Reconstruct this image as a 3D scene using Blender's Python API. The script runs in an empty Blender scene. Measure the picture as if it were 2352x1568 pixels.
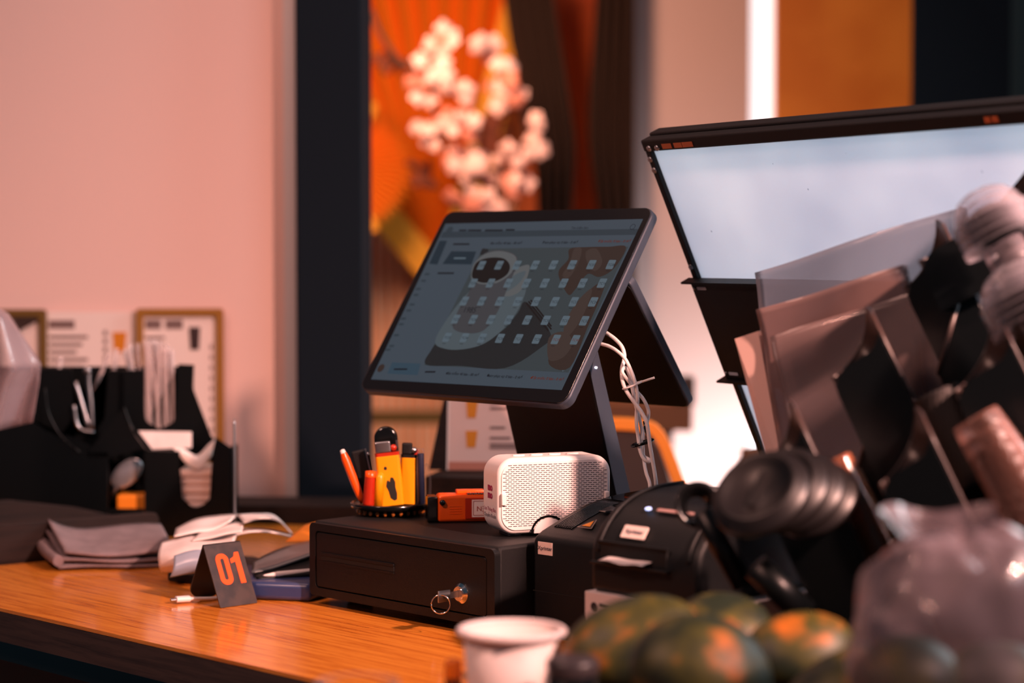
import bpy, bmesh, math, random
from mathutils import Matrix, Vector
random.seed(7)
C = bpy.context.scene.collection
R = math.radians
# ------------------------------------------------------------------ camera, world, lights, exposure
F_PX = 4700.0
CAM_Z = 1.327
PITCH = math.atan(204 / F_PX)
cd = bpy.data.cameras.new('camera'); cam = bpy.data.objects.new('camera', cd); C.objects.link(cam)
cam.location = (0, 0, CAM_Z); cam.rotation_euler = (math.pi/2 - PITCH, 0, 0)
cd.sensor_width = 36; cd.lens = F_PX * 36 / 2352
cd.clip_start = .05; cd.clip_end = 60
cd.dof.use_dof = True; cd.dof.focus_distance = 2.35; cd.dof.aperture_fstop = 2.6
sc = bpy.context.scene
sc.camera = cam
sc.view_settings.view_transform = 'Standard'; sc.view_settings.look = 'None'
sc.view_settings.gamma = 1; sc.view_settings.use_curve_mapping = False
sc.view_settings.exposure = 0.0
w = bpy.data.worlds.new('world'); sc.world = w; w.use_nodes = True
w.node_tree.nodes['Background'].inputs[0].default_value = (.26, .50, .68, 1)
w.node_tree.nodes['Background'].inputs[1].default_value = .085

def area(name, loc, target, size, power, col, sizey=None, spread=None):
    l = bpy.data.lights.new(name, 'AREA'); l.energy = power; l.color = col; l.size = size
    if sizey: l.shape = 'RECTANGLE'; l.size_y = sizey
    if spread: l.spread = R(spread)
    o = bpy.data.objects.new(name, l); C.objects.link(o); o.location = loc
    o.rotation_euler = (Vector(target) - Vector(loc)).to_track_quat('-Z', 'Y').to_euler()
    return o
WARM = (1, .51, .405)
area('ceiling_lamp_warm', (-1.3, 1.0, 2.75), (-.15, 2.5, .95), .30, 6.2, WARM, spread=80)
area('counter_spot_warm', (1.15, .95, 2.08), (.02, 2.40, 1.0), .07, 12, WARM, spread=60)
area('ceiling_lamp_wall', (-.35, 2.75, 2.35), (-.45, 3.6, .95), .5, 5.0, WARM)
area('window_light_cool', (2.0, .9, 2.6), (.1, 2.4, 1.1), 1.2, 22, (.60, .80, 1))
area('panel_back_light', (1.75, 2.9, 2.0), (.45, 2.3, 1.3), .9, 38, (.86, .96, 1))
area('lounge_lamp_warm', (-.30, 4.3, 2.10), (-.2, 6.0, 1.05), .32, 27, (1, .62, .42))
area('column_fill_light', (.95, 5.3, .25), (.72, 6.05, .50), .4, 12, (.84, .93, 1), spread=100)  # added lamp near the floor, whitens the lower part of the column

# ------------------------------------------------------------------ projection measuring helpers
CP = Vector((0, 0, CAM_Z))
def ray(px, py):
    f = Vector((0, math.cos(PITCH), -math.sin(PITCH))); u = Vector((0, math.sin(PITCH), math.cos(PITCH)))
    return f * F_PX + Vector((1, 0, 0)) * (px - 1176) + u * (784 - py)
def PY(px, py, Y):
    r = ray(px, py); return CP + r * (Y / r.y)
def PZ(px, py, z):
    r = ray(px, py); return CP + r * ((z - CAM_Z) / r.z)
def on_plane(px, py, M):                    # 2D coordinates of a photo point on the XY plane of frame M
    Mi = M.inverted(); o = Mi @ CP; d = Mi.to_3x3() @ ray(px, py)
    t = -o.z / d.z; return (o.x + d.x*t, o.y + d.y*t)
def frame(o, x, y, z):
    m = Matrix.Identity(4)
    for i, v in enumerate((x, y, z, o)):
        for k in range(3): m[k][i] = v[k]
    return m
def TR(x=0, y=0, z=0, rz=0, rx=0, ry=0):
    return Matrix.Translation((x, y, z)) @ Matrix.Rotation(R(rz), 4, 'Z') @ Matrix.Rotation(R(ry), 4, 'Y') @ Matrix.Rotation(R(rx), 4, 'X')

# ------------------------------------------------------------------ materials
def lin(c):
    return tuple(((v/255)/12.92 if v/255 <= .04045 else ((v/255+.055)/1.055)**2.4) for v in c)
def mat(name, c, rough=.5, metal=0, bump=0, bscale=200, var=0, vscale=8, emit=None, estr=1, trans=0, coat=0, spec=.5, stretch=None, c2=None, sss=0):
    m = bpy.data.materials.new(name); m.use_nodes = True; nt = m.node_tree; b = nt.nodes['Principled BSDF']
    b.inputs['Base Color'].default_value = (*lin(c), 1); b.inputs['Roughness'].default_value = rough
    b.inputs['Metallic'].default_value = metal; b.inputs['Specular IOR Level'].default_value = spec
    b.inputs['Transmission Weight'].default_value = trans; b.inputs['Coat Weight'].default_value = coat
    if emit: b.inputs['Emission Color'].default_value = (*lin(emit), 1); b.inputs['Emission Strength'].default_value = estr
    if var or bump or c2:
        tc = nt.nodes.new('ShaderNodeTexCoord'); mp = nt.nodes.new('ShaderNodeMapping')
        if stretch: mp.inputs['Scale'].default_value = stretch
        nt.links.new(tc.outputs['Object'], mp.inputs[0])
    if var or c2:
        n = nt.nodes.new('ShaderNodeTexNoise'); n.inputs['Scale'].default_value = vscale; n.inputs['Detail'].default_value = 6
        nt.links.new(mp.outputs[0], n.inputs['Vector'])
        cr = nt.nodes.new('ShaderNodeValToRGB'); l1 = lin(c); l2 = lin(c2) if c2 else tuple(v*(1-var) for v in l1)
        cr.color_ramp.elements[0].position = .38; cr.color_ramp.elements[1].position = .62
        cr.color_ramp.elements[0].color = (*l2, 1); cr.color_ramp.elements[1].color = (*l1, 1)
        nt.links.new(n.outputs[0], cr.inputs[0]); nt.links.new(cr.outputs[0], b.inputs['Base Color'])
    if bump:
        n2 = nt.nodes.new('ShaderNodeTexNoise'); n2.inputs['Scale'].default_value = bscale
        nt.links.new(mp.outputs[0], n2.inputs['Vector'])
        bp = nt.nodes.new('ShaderNodeBump'); bp.inputs['Strength'].default_value = bump; bp.inputs['Distance'].default_value = .001
        nt.links.new(n2.outputs[0], bp.inputs['Height']); nt.links.new(bp.outputs[0], b.inputs['Normal'])
    return m
def emis(name, c, s=1):
    s *= .82
    return mat(name, (4, 4, 5), .5, emit=c, estr=s, spec=.1)
def clear(name, c, alpha=.35, rough=.15, scale=60):
    m = bpy.data.materials.new(name); m.use_nodes = True; nt = m.node_tree; b = nt.nodes['Principled BSDF']
    b.inputs['Base Color'].default_value = (*lin(c), 1); b.inputs['Roughness'].default_value = rough
    b.inputs['Specular IOR Level'].default_value = .9; b.inputs['Coat Weight'].default_value = .6
    t = nt.nodes.new('ShaderNodeBsdfTransparent'); t.inputs[0].default_value = (.96, .96, .97, 1)
    mx = nt.nodes.new('ShaderNodeMixShader'); fr = nt.nodes.new('ShaderNodeLayerWeight'); fr.inputs[0].default_value = .35
    ma = nt.nodes.new('ShaderNodeMath'); ma.operation = 'MULTIPLY_ADD'; ma.inputs[1].default_value = .6; ma.inputs[2].default_value = alpha; ma.use_clamp = True
    nt.links.new(fr.outputs['Facing'], ma.inputs[0]); nt.links.new(ma.outputs[0], mx.inputs[0])
    nt.links.new(t.outputs[0], mx.inputs[1]); nt.links.new(b.outputs[0], mx.inputs[2])
    tc = nt.nodes.new('ShaderNodeTexCoord'); n = nt.nodes.new('ShaderNodeTexNoise'); n.inputs['Scale'].default_value = scale
    bp = nt.nodes.new('ShaderNodeBump'); bp.inputs['Strength'].default_value = .5; bp.inputs['Distance'].default_value = .004
    nt.links.new(tc.outputs['Object'], n.inputs['Vector']); nt.links.new(n.outputs[0], bp.inputs['Height']); nt.links.new(bp.outputs[0], b.inputs['Normal'])
    nt.links.new(mx.outputs[0], nt.nodes['Material Output'].inputs[0])
    return m

def wood(name, c1, c2, rough, axis_rot, sc_=(1.2, 26, 26), coat=.35):
    m = bpy.data.materials.new(name); m.use_nodes = True; nt = m.node_tree; b = nt.nodes['Principled BSDF']
    tc = nt.nodes.new('ShaderNodeTexCoord'); m0 = nt.nodes.new('ShaderNodeMapping'); m0.inputs['Rotation'].default_value = (0, 0, axis_rot)
    m1 = nt.nodes.new('ShaderNodeMapping'); m1.inputs['Scale'].default_value = sc_
    nt.links.new(tc.outputs['Object'], m0.inputs[0]); nt.links.new(m0.outputs[0], m1.inputs[0])
    n = nt.nodes.new('ShaderNodeTexNoise'); n.inputs['Scale'].default_value = 5; n.inputs['Detail'].default_value = 9; n.inputs['Roughness'].default_value = .7
    n.inputs['Distortion'].default_value = .4
    nt.links.new(m1.outputs[0], n.inputs['Vector'])
    cr = nt.nodes.new('ShaderNodeValToRGB'); e = cr.color_ramp.elements
    e[0].position = .36; e[0].color = (*lin(c2), 1); e[1].position = .56; e[1].color = (*lin(c1), 1)
    nt.links.new(n.outputs[0], cr.inputs[0]); nt.links.new(cr.outputs[0], b.inputs['Base Color'])
    b.inputs['Roughness'].default_value = rough; b.inputs['Coat Weight'].default_value = coat; b.inputs['Specular IOR Level'].default_value = .5 if coat > .1 else .15; b.inputs['Coat Roughness'].default_value = .12
    return m

A_DEG = -45.37
M = dict(
    wall=mat('wall_paint', (232, 196, 186), .9, bump=.15, bscale=400),
    wallr=mat('wall_paint_far', (226, 182, 172), .9),
    navy=mat('navy_paint', (14, 22, 30), .9, spec=.15, bump=.1),
    black=mat('black_plastic', (14, 16, 18), .48, spec=.3, bump=.25, bscale=900),
    blackm=mat('black_metal_textured', (14, 15, 17), .58, spec=.35, bump=.5, bscale=1500, metal=.1),
    blackg=mat('black_gloss', (12, 13, 14), .16),
    acry=mat('black_acrylic', (6, 10, 12), .36, spec=.3),
    grey=mat('grey_metal_rim', (54, 64, 78), .5, metal=.2),
    white=mat('white_plastic', (236, 226, 224), .42),
    whitec=mat('white_cable', (226, 218, 216), .5),
    dark=mat('dark_hole', (10, 10, 11), .8),
    paper=mat('paper', (240, 226, 222), .85, var=.12, vscale=30, bump=.2, bscale=60),
    card=mat('card_white', (236, 216, 208), .8),
    carton=mat('carton_white', (214, 206, 206), .8),
    ink=mat('ink_dark', (40, 36, 42), .8),
    inkg=mat('ink_grey', (120, 96, 92), .8),
    magenta=mat('ink_magenta', (160, 20, 84), .6),
    navyink=mat('ink_navy', (24, 32, 60), .6),
    orange=mat('orange_plastic', (230, 84, 10), .3),
    orangep=mat('orange_paint', (232, 96, 16), .6),
    red=mat('red_plastic', (170, 40, 16), .3),
    yellow=mat('yellow_plastic', (236, 150, 8), .3),
    chrome=mat('chrome', (225, 225, 228), .12, metal=1),
    steel=mat('steel', (170, 172, 176), .3, metal=1),
    screen_glass=mat('screen_bezel', (18, 17, 18), .2),
    counter=wood('counter_wood', (238, 150, 58), (196, 104, 30), .16, R(-A_DEG)),
    fascia=wood('counter_front_wood', (74, 60, 56), (52, 44, 44), .55, R(-A_DEG), coat=.05),
    darkwood=wood('dark_wood', (40, 28, 25), (26, 20, 19), .7, 0, coat=0),
    chairwood=mat('orange_wood', (214, 120, 24), .45),
    cloth=mat('grey_cloth', (128, 110, 112), .95, bump=.8, bscale=500, var=.2, vscale=40),
    blue=mat('blue_plastic', (48, 62, 104), .32),
    fabric=mat('dark_brown_fabric', (50, 32, 26), .9),
    curtain=mat('dark_curtain', (64, 34, 18), .9),
    fan=mat('orange_fan_paper', (248, 142, 2), .8),
    fany=mat('amber_fan_paper', (255, 164, 40), .8),
    pleat=mat('pleated_pink_paper', (244, 196, 160), .9),
    olive=mat('olive_trim', (92, 66, 18), .7),
    blossom=mat('blossom', (236, 180, 168), .8),
    blossom2=mat('blossom_rose', (206, 118, 96), .8),
    stem=mat('stem', (70, 38, 20), .8),
    amber=mat('amber_panel', (244, 146, 52), .7, c2=(218, 118, 34), vscale=3),
    frosted=None, milky=None,
)
# translucent white sheet of the big panel
def sheet():
    m = bpy.data.materials.new('frosted_white_sheet'); m.use_nodes = True; nt = m.node_tree; b = nt.nodes['Principled BSDF']
    tc = nt.nodes.new('ShaderNodeTexCoord')
    n = nt.nodes.new('ShaderNodeTexNoise'); n.inputs['Scale'].default_value = 4.5; n.inputs['Detail'].default_value = 2
    n3 = nt.nodes.new('ShaderNodeTexNoise'); n3.inputs['Scale'].default_value = 120; n3.inputs['Detail'].default_value = 1
    nt.links.new(tc.outputs['Object'], n.inputs['Vector']); nt.links.new(tc.outputs['Object'], n3.inputs['Vector'])
    cr = nt.nodes.new('ShaderNodeValToRGB'); e = cr.color_ramp.elements
    e[0].position = .3; e[0].color = (.62, .67, .76, 1); e[1].position = .7; e[1].color = (.84, .87, .92, 1)
    cs = nt.nodes.new('ShaderNodeValToRGB'); s = cs.color_ramp.elements; s[0].position = .80; s[0].color = (1, 1, 1, 1); s[1].position = .82; s[1].color = (.45, .5, .56, 1)
    mu = nt.nodes.new('ShaderNodeMixRGB'); mu.blend_type = 'MULTIPLY'; mu.inputs[0].default_value = 1
    nt.links.new(n.outputs[0], cr.inputs[0]); nt.links.new(n3.outputs[0], cs.inputs[0])
    nt.links.new(cr.outputs[0], mu.inputs[1]); nt.links.new(cs.outputs[0], mu.inputs[2])
    tr = nt.nodes.new('ShaderNodeBsdfTranslucent'); mx = nt.nodes.new('ShaderNodeMixShader'); mx.inputs[0].default_value = .7
    nt.links.new(mu.outputs[0], b.inputs['Base Color']); nt.links.new(mu.outputs[0], tr.inputs[0]); b.inputs['Roughness'].default_value = .5
    nt.links.new(b.outputs[0], mx.inputs[1]); nt.links.new(tr.outputs[0], mx.inputs[2]); nt.links.new(mx.outputs[0], nt.nodes['Material Output'].inputs[0])
    return m
M['frosted'] = sheet()
M['clear'] = clear('clear_plastic', (176, 172, 180), -.06, .10, 90)
M['milky'] = clear('milky_plastic_sleeve', (190, 180, 184), .62, .35, 14)
M['bag'] = clear('thin_plastic_bag', (160, 138, 142), .34, .36, 7)
M['straw'] = clear('clear_straw', (235, 215, 212), .40, .25, 60)
def fruit_mat():
    m = bpy.data.materials.new('mottled_fruit_skin'); m.use_nodes = True; nt = m.node_tree; b = nt.nodes['Principled BSDF']
    tc = nt.nodes.new('ShaderNodeTexCoord'); oi = nt.nodes.new('ShaderNodeObjectInfo')
    n = nt.nodes.new('ShaderNodeTexNoise'); n.noise_dimensions = '4D'; n.inputs['Scale'].default_value = 26; n.inputs['Detail'].default_value = 3
    nt.links.new(tc.outputs['Object'], n.inputs['Vector']); nt.links.new(oi.outputs['Random'], n.inputs['W'])
    cr = nt.nodes.new('ShaderNodeValToRGB'); e = cr.color_ramp.elements
    e[0].position = .42; e[0].color = (*lin((30, 40, 24)), 1); e[1].position = .76; e[1].color = (*lin((226, 122, 34)), 1)
    k = e.new(.58); k.color = (*lin((78, 74, 24)), 1)
    nt.links.new(n.outputs[0], cr.inputs[0]); nt.links.new(cr.outputs[0], b.inputs['Base Color']); b.inputs['Roughness'].default_value = .5
    return m
M['fruit'] = fruit_mat()
M['purple'] = mat('x', (90, 70, 80))

# ------------------------------------------------------------------ mesh helpers
def B(): return bmesh.new()
def box(bm, x0, x1, y0, y1, z0, z1, mi=0):
    v = [bm.verts.new((x, y, z)) for x in (x0, x1) for y in (y0, y1) for z in (z0, z1)]
    for f in ((0,1,3,2),(4,6,7,5),(0,4,5,1),(2,3,7,6),(0,2,6,4),(1,5,7,3)):
        fc = bm.faces.new([v[i] for i in f]); fc.material_index = mi
    return v
def prism(bm, pts, z0, z1, mi=0, M4=None):           # outline in XY, extruded along Z
    M4 = M4 or Matrix.Identity(4)
    lo = [bm.verts.new(M4 @ Vector((x, y, z0))) for x, y in pts]; hi = [bm.verts.new(M4 @ Vector((x, y, z1))) for x, y in pts]
    n = len(pts)
    fs = [bm.faces.new(lo[::-1]), bm.faces.new(hi)]
    for i in range(n): fs.append(bm.faces.new((lo[i], lo[(i+1) % n], hi[(i+1) % n], hi[i])))
    for f in fs: f.material_index = mi
def flat(bm, pts, z, mi=0):
    f = bm.faces.new([bm.verts.new((x, y, z)) for x, y in pts]); f.material_index = mi
    if f.normal.z < 0: f.normal_flip()
XZ = Matrix(((1,0,0,0),(0,0,-1,0),(0,1,0,0),(0,0,0,1)))      # maps outline XY -> world XZ, extrude along -Y
YZ = Matrix(((0,0,1,0),(1,0,0,0),(0,1,0,0),(0,0,0,1)))       # outline XY -> YZ, extrude along X
def rrect(x0, y0, x1, y1, r, n=6):
    p = []
    for cx, cy, a in ((x1-r, y0+r, -90), (x1-r, y1-r, 0), (x0+r, y1-r, 90), (x0+r, y0+r, 180)):
        for i in range(n+1):
            t = R(a + 90*i/n); p.append((cx + r*math.cos(t), cy + r*math.sin(t)))
    return p
def ellipse(cx, cy, rx, ry, n=32, rot=0, a0=0, a1=360):
    o = []
    for i in range(n if a1-a0 == 360 else n+1):
        t = R(a0 + (a1-a0)*i/n); x, y = rx*math.cos(t), ry*math.sin(t)
        o.append((cx + x*math.cos(rot) - y*math.sin(rot), cy + x*math.sin(rot) + y*math.cos(rot)))
    return o
def lathe(bm, prof, n=32, M4=None, mi=0, closed=False):
    M4 = M4 or Matrix.Identity(4); rings = []
    for r, z in prof:
        if r < 1e-6: rings.append([bm.verts.new(M4 @ Vector((0, 0, z)))])
        else: rings.append([bm.verts.new(M4 @ Vector((r*math.cos(2*math.pi*i/n), r*math.sin(2*math.pi*i/n), z))) for i in range(n)])
    for a, b in zip(rings, rings[1:]):
        for i in range(n):
            j = (i+1) % n
            q = [a[i % len(a)], a[j % len(a)], b[j % len(b)], b[i % len(b)]]
            q2 = []
            for v in q:
                if v not in q2: q2.append(v)
            if len(q2) > 2: f = bm.faces.new(q2); f.material_index = mi; f.smooth = True
def smooth_path(pts, k=6):
    P = [Vector(p) for p in pts]; P = [2*P[0]-P[1]] + P + [2*P[-1]-P[-2]]; o = []
    for i in range(1, len(P)-2):
        p0, p1, p2, p3 = P[i-1:i+3]
        for s in range(k):
            t = s/k
            o.append(.5*((2*p1) + (p2-p0)*t + (2*p0-5*p1+4*p2-p3)*t*t + (3*p1-p0-3*p2+p3)*t**3))
    o.append(P[-2]); return o
def tube(bm, pts, r, n=10, mi=0, caps=True):
    P = [Vector(p) for p in pts]; rs = r if isinstance(r, (list, tuple)) else [r]*len(P)
    t = (P[1]-P[0]).normalized(); up = Vector((0,0,1)) if abs(t.z) < .9 else Vector((1,0,0)); nx = t.cross(up).normalized(); rings = []
    for i, p in enumerate(P):
        t = (P[min(i+1, len(P)-1)] - P[max(i-1, 0)]).normalized(); nx = (nx - t*nx.dot(t)).normalized(); ny = t.cross(nx)
        rings.append([bm.verts.new(p + (nx*math.cos(2*math.pi*j/n) + ny*math.sin(2*math.pi*j/n))*rs[i]) for j in range(n)])
    for a, b in zip(rings, rings[1:]):
        for j in range(n):
            f = bm.faces.new((a[j], a[(j+1) % n], b[(j+1) % n], b[j])); f.smooth = True; f.material_index = mi
    if caps:
        for rg, rv in ((rings[0], True), (rings[-1], False)):
            f = bm.faces.new(rg[::-1] if rv else rg); f.material_index = mi
def surf(bm, f, nu, nv, mi=0, wrap=False):           # f(u,v) -> point
    g = [[bm.verts.new(f(i/nu, j/nv)) for j in range(nv+1)] for i in range(nu+1)]
    for i in range(nu):
        for j in range(nv):
            q = bm.faces.new((g[i][j], g[i+1][j], g[i+1][j+1], g[i][j+1])); q.smooth = True; q.material_index = mi
def ellipsoid(bm, c, r, n=24, M4=None, fn=None, mi=0):
    M4 = M4 or Matrix.Identity(4)
    prof = []
    rings = []
    for i in range(n//2+1):
        t = math.pi*i/(n//2)
        ring = []
        for j in range(n if 0 < i < n//2 else 1):
            p = 2*math.pi*j/n; d = Vector((math.sin(t)*math.cos(p), math.sin(t)*math.sin(p), math.cos(t)))
            k = fn(d) if fn else 1
            ring.append(bm.verts.new(M4 @ (Vector(c) + Vector((d.x*r[0], d.y*r[1], d.z*r[2]))*k)))
        rings.append(ring)
    for a, b in zip(rings, rings[1:]):
        for j in range(n):
            q = []
            for v in (a[j % len(a)], b[j % len(b)], b[(j+1) % n % len(b)], a[(j+1) % n % len(a)]):
                if v not in q: q.append(v)
            if len(q) > 2: f = bm.faces.new(q); f.smooth = True; f.material_index = mi

ROOTM = {}
def link(name, bm, mats, bevel=0, segs=3, solid=0, sub=0, recalc=True):
    if recalc: bmesh.ops.recalc_face_normals(bm, faces=bm.faces)
    me = bpy.data.meshes.new(name); bm.to_mesh(me); bm.free()
    for m in (mats if isinstance(mats, (list, tuple)) else [mats]): me.materials.append(m)
    o = bpy.data.objects.new(name, me); C.objects.link(o)
    if solid: s = o.modifiers.new('solid', 'SOLIDIFY'); s.thickness = solid; s.offset = 0
    if bevel:
        b = o.modifiers.new('bevel', 'BEVEL'); b.width = bevel; b.segments = segs; b.limit_method = 'ANGLE'; b.angle_limit = R(40)
        b.harden_normals = False
        for p in me.polygons: p.use_smooth = True
        try: me.set_sharp_from_angle(angle=R(50))
        except Exception: pass
    if sub: s = o.modifiers.new('sub', 'SUBSURF'); s.levels = sub; s.render_levels = sub
    return o
def tag(o, label, cat, group=None, kind=None):
    if label: o['label'] = label
    if cat: o['category'] = cat
    if group: o['group'] = group
    if kind: o['kind'] = kind
    return o
def thing(name, label, cat, mtx, group=None):
    o = bpy.data.objects.new(name, None); C.objects.link(o); o.empty_display_size = .02
    if not isinstance(mtx, Matrix): mtx = Matrix.Translation(mtx)
    o.matrix_world = mtx; ROOTM[o.name] = mtx.copy(); tag(o, label, cat, group); return o
def part(root, name, bm, mats, fr=None, label=None, **k):        # fr: frame in which bm was built (None = local)
    W = ROOTM[root.name]
    o = link(name, bm, mats, **k)
    if fr is not None: o.data.transform(W.inverted() @ fr)
    o.parent = root; ROOTM[o.name] = W
    if label: o['label'] = label
    return o
def solo(name, bm, mats, label, cat, mtx=None, group=None, **k):  # a thing that is one mesh, origin at mtx
    o = link(name, bm, mats, **k)
    if mtx is not None: o.matrix_world = mtx if isinstance(mtx, Matrix) else Matrix.Translation(mtx)
    return tag(o, label, cat, group)
def wsolo(name, bm, mats, label, cat, org, group=None, **k):      # mesh built in world coordinates, origin moved to org
    o = link(name, bm, mats, **k); o.data.transform(Matrix.Translation(-Vector(org))); o.location = org
    return tag(o, label, cat, group)
def struct(name, bm, mats, **k):
    o = link(name, bm, mats, **k); o['kind'] = 'structure'; return o
def text_mesh(body, size, M4, align='CENTER', shear=0, bold=0):
    cu = bpy.data.curves.new('t', 'FONT'); cu.body = body; cu.size = size; cu.align_x = align; cu.align_y = 'CENTER'; cu.shear = shear
    cu.offset = bold; cu.resolution_u = 3
    o = bpy.data.objects.new('t', cu); C.objects.link(o)
    dg = bpy.context.evaluated_depsgraph_get(); me = bpy.data.meshes.new_from_object(o.evaluated_get(dg))
    bpy.data.objects.remove(o); me.transform(M4); return me
def add_text(bm, body, size, M4, mi=0, **k):
    me = text_mesh(body, size, M4, **k); n = len(bm.faces)
    bm.from_mesh(me); bpy.data.meshes.remove(me); bm.faces.ensure_lookup_table()
    for f in bm.faces[n:]: f.material_index = mi

# ================================================================== THE SETTING
TOP = .90
# floor
bm = B(); box(bm, -4, 4, -1, 9, -.02, 0); struct('floor', bm, mat('floor_tile', (120, 92, 80), .4))
# left wall and its bright end strip, navy pillar
bm = B(); box(bm, -1.8, PY(655, 700, 3.5).x, 3.5, 3.62, 0, 3.2); struct('wall_back', bm, M['wall'])
bm = B(); box(bm, PY(655, 700, 3.5).x, PY(683, 700, 3.5).x - .001, 3.488, 3.62, 0, 3.2)
struct('trim_1', bm, mat('pale_corner_bead', (222, 214, 214), .6))
bm = B(); box(bm, PY(681, 700, 3.42).x, PY(832, 700, 3.42).x, 3.42, 3.66, 0, 3.2); struct('wall_pillar', bm, M['navy'], bevel=.003)
# far room
FY = 6.3
bm = B(); box(bm, -2.2, PY(1452, 600, FY-.15).x, FY, FY+.1, 0, 3.4); struct('wall_far', bm, mat('far_wall_orange', (226, 96, 4), .8, c2=(180, 66, 6), vscale=2))
x0, x1 = PY(1455, 500, 6.0).x, PY(1722, 500, 6.0).x
bm = B(); box(bm, x0, x1, 6.0, 6.3, 0, 3.4); struct('wall_column', bm, M['wallr'])
x2 = PY(1774, 500, 6.05).x
bm = B(); box(bm, x1, x2, 6.05, 6.3, 0, 3.4); struct('window_1', bm, mat('lit_window_slit', (240, 236, 236), .6, emit=(252, 244, 246), estr=1.15))
x3 = PY(2094, 500, 6.0).x
bm = B(); box(bm, x2, x3 + .1, 6.0, 6.1, 0, 3.4); struct('wall_amber', bm, M['amber'])
bm = B(); box(bm, PY(2094, 500, 4.6).x, PY(2318, 500, 4.6).x, 4.6, 4.62, 0, 3.2); struct('wall_dark', bm, M['navy'])
bm = B(); box(bm, PY(2318, 500, 4.7).x, 2.6, 4.7, 4.9, 0, 3.2); struct('wall_right', bm, mat('dark_green_paint', (36, 50, 52), .8))
# counter: L-shaped top, front edge runs away to the left
e0 = PZ(0, 1395.6, TOP); e1 = PZ(678, 1550, TOP); dv = (e0 - e1).normalized()
pL = e0 + dv*.9; pR = e1 - dv*.045
nb = Vector((dv.y, -dv.x, 0))
pts = [(pL.x, pL.y), (pR.x, pR.y), (pR.x, 1.2), (1.6, 1.2), (1.6, 3.0), (.55, 3.22), (-1.7, 3.45), (-1.75, pL.y)]
croot = thing('counter', 'long orange wood service counter with dark front board carrying the till', 'counter', (0, 2.4, 0))
bm = B(); prism(bm, pts, TOP-.004, TOP); part(croot, 'countertop', bm, M['counter'], Matrix.Identity(4), label='glossy orange wood top')
bm = B()
prism(bm, [(pL.x, pL.y), (pR.x, pR.y), (pR.x, 1.2), (1.6, 1.2), (1.6, 3.0), (.55, 3.22), (-1.7, 3.45), (-1.75, pL.y)], TOP-.0405, TOP-.0045)
part(croot, 'edge_board', bm, M['fascia'], Matrix.Identity(4), label='dark brown front edge')
bk = Vector((-dv.y, dv.x, 0)); bk = bk if bk.y > 0 else -bk
def inset(p, d): q = Vector(p) + bk*d; return (q.x, q.y)
bm = B(); prism(bm, [inset(pL, .02), inset(pR, .02), (pR.x+.03, 1.25), (1.55, 1.25), (1.55, 2.9), (-1.6, 3.4)], TOP-.070, TOP-.041)
part(croot, 'shadow_rail', bm, M['blackg'], Matrix.Identity(4), label='black rail under the edge')
bm = B(); prism(bm, [inset(pL, .20), inset(pR, .20), (pR.x+.2, 1.4), (1.4, 1.4), (1.4, 2.8), (-1.5, 3.35)], 0.0, TOP-.0705)
part(croot, 'cabinet_front', bm, mat('brown_panel', (120, 66, 40), .6), Matrix.Identity(4))
bm = B(); box(bm, -.04, .012, -.0, .001, -.018, .018)
q = PZ(4, 1535, .80)
sp = inset(pL + (pR-pL)*0, .20)
# raised dark ledge along the back of the counter
bm = B(); v = PZ(540, 1178, .925); v2 = PZ(1130, 1160, .925)
prism(bm, [(-1.2, 3.27), (.5, 3.13), (.5, 3.24), (-1.2, 3.40)], TOP, TOP+.03); struct('trim_2', bm, M['darkwood'], bevel=.002)

# ================================================================== THE TILL: cash drawer
Lc = PZ(712, 1195, 1.002); FM = TR(Lc.x, Lc.y, 0, A_DEG)          # frame of the drawer: x along its front, y away
DW, DD = .323, .362
def FP(x, y, z=0): return FM @ Vector((x, y, z))
d = thing('cash_drawer', 'black metal cash drawer with a keyed chrome lock under the speaker', 'cash drawer', FP(DW/2, DD/2, TOP).to_tuple() and Matrix.Translation(FP(DW/2, DD/2, TOP)) @ Matrix.Rotation(R(A_DEG), 4, 'Z'))
bm = B()
prism(bm, rrect(0, 0, DW, .078, .006), -.05, -DD, M4=FM @ TR(0, 0, .914) @ XZ) if 0 else None
box(bm, 0, DW, .006, DD, .912, 1.002); part(d, 'housing', bm, M['blackm'], FM, bevel=.004)
bm = B()                                                            # front frame with opening
o_ = rrect(0, .912, DW, 1.0, .007); i_ = rrect(.011, .922, DW-.012, .991, .006)
def ring_face(bm, outer, inner, z0, z1, M4):
    n = len(outer)
    V = [[bm.verts.new(M4 @ Vector((x, y, z))) for x, y in s] for s in (outer, inner) for z in (z0, z1)]
    for i in range(n):
        j = (i+1) % n
        bm.faces.new((V[1][i], V[1][j], V[3][j], V[3][i])); bm.faces.new((V[0][i], V[2][i], V[2][j], V[0][j]))
        bm.faces.new((V[0][i], V[0][j], V[1][j], V[1][i])); bm.faces.new((V[2][i], V[3][i], V[3][j], V[2][j]))
ring_face(bm, o_, i_, -.008, .001, XZ); part(d, 'front_frame', bm, M['black'], FM)
bm = B(); prism(bm, rrect(.0125, .9235, DW-.0135, .9895, .005), -.004, .0005, M4=XZ)
dr = part(d, 'drawer', bm, M['black'], FM, bevel=.0008)
bm = B(); prism(bm, rrect(.022, .9565, .155, .9625, .001, 2), .0004, .0012, M4=XZ)
s_ = part(dr, 'media_slot', bm, M['dark'], FM, label='narrow horizontal slot')
bm = B(); prism(bm, rrect(.022, .9625, .155, .966, .001, 2), .0004, .0022, M4=XZ); prism(bm, rrect(.022, .9535, .155, .9562, .001, 2), .0004, .0016, M4=XZ)
part(dr, 'slot_lip', bm, M['black'], FM)
lx, lz = on_plane(1061, 1362, FM @ XZ)
LKM = FM @ XZ @ Matrix.Translation((lx, lz, 0))
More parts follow.
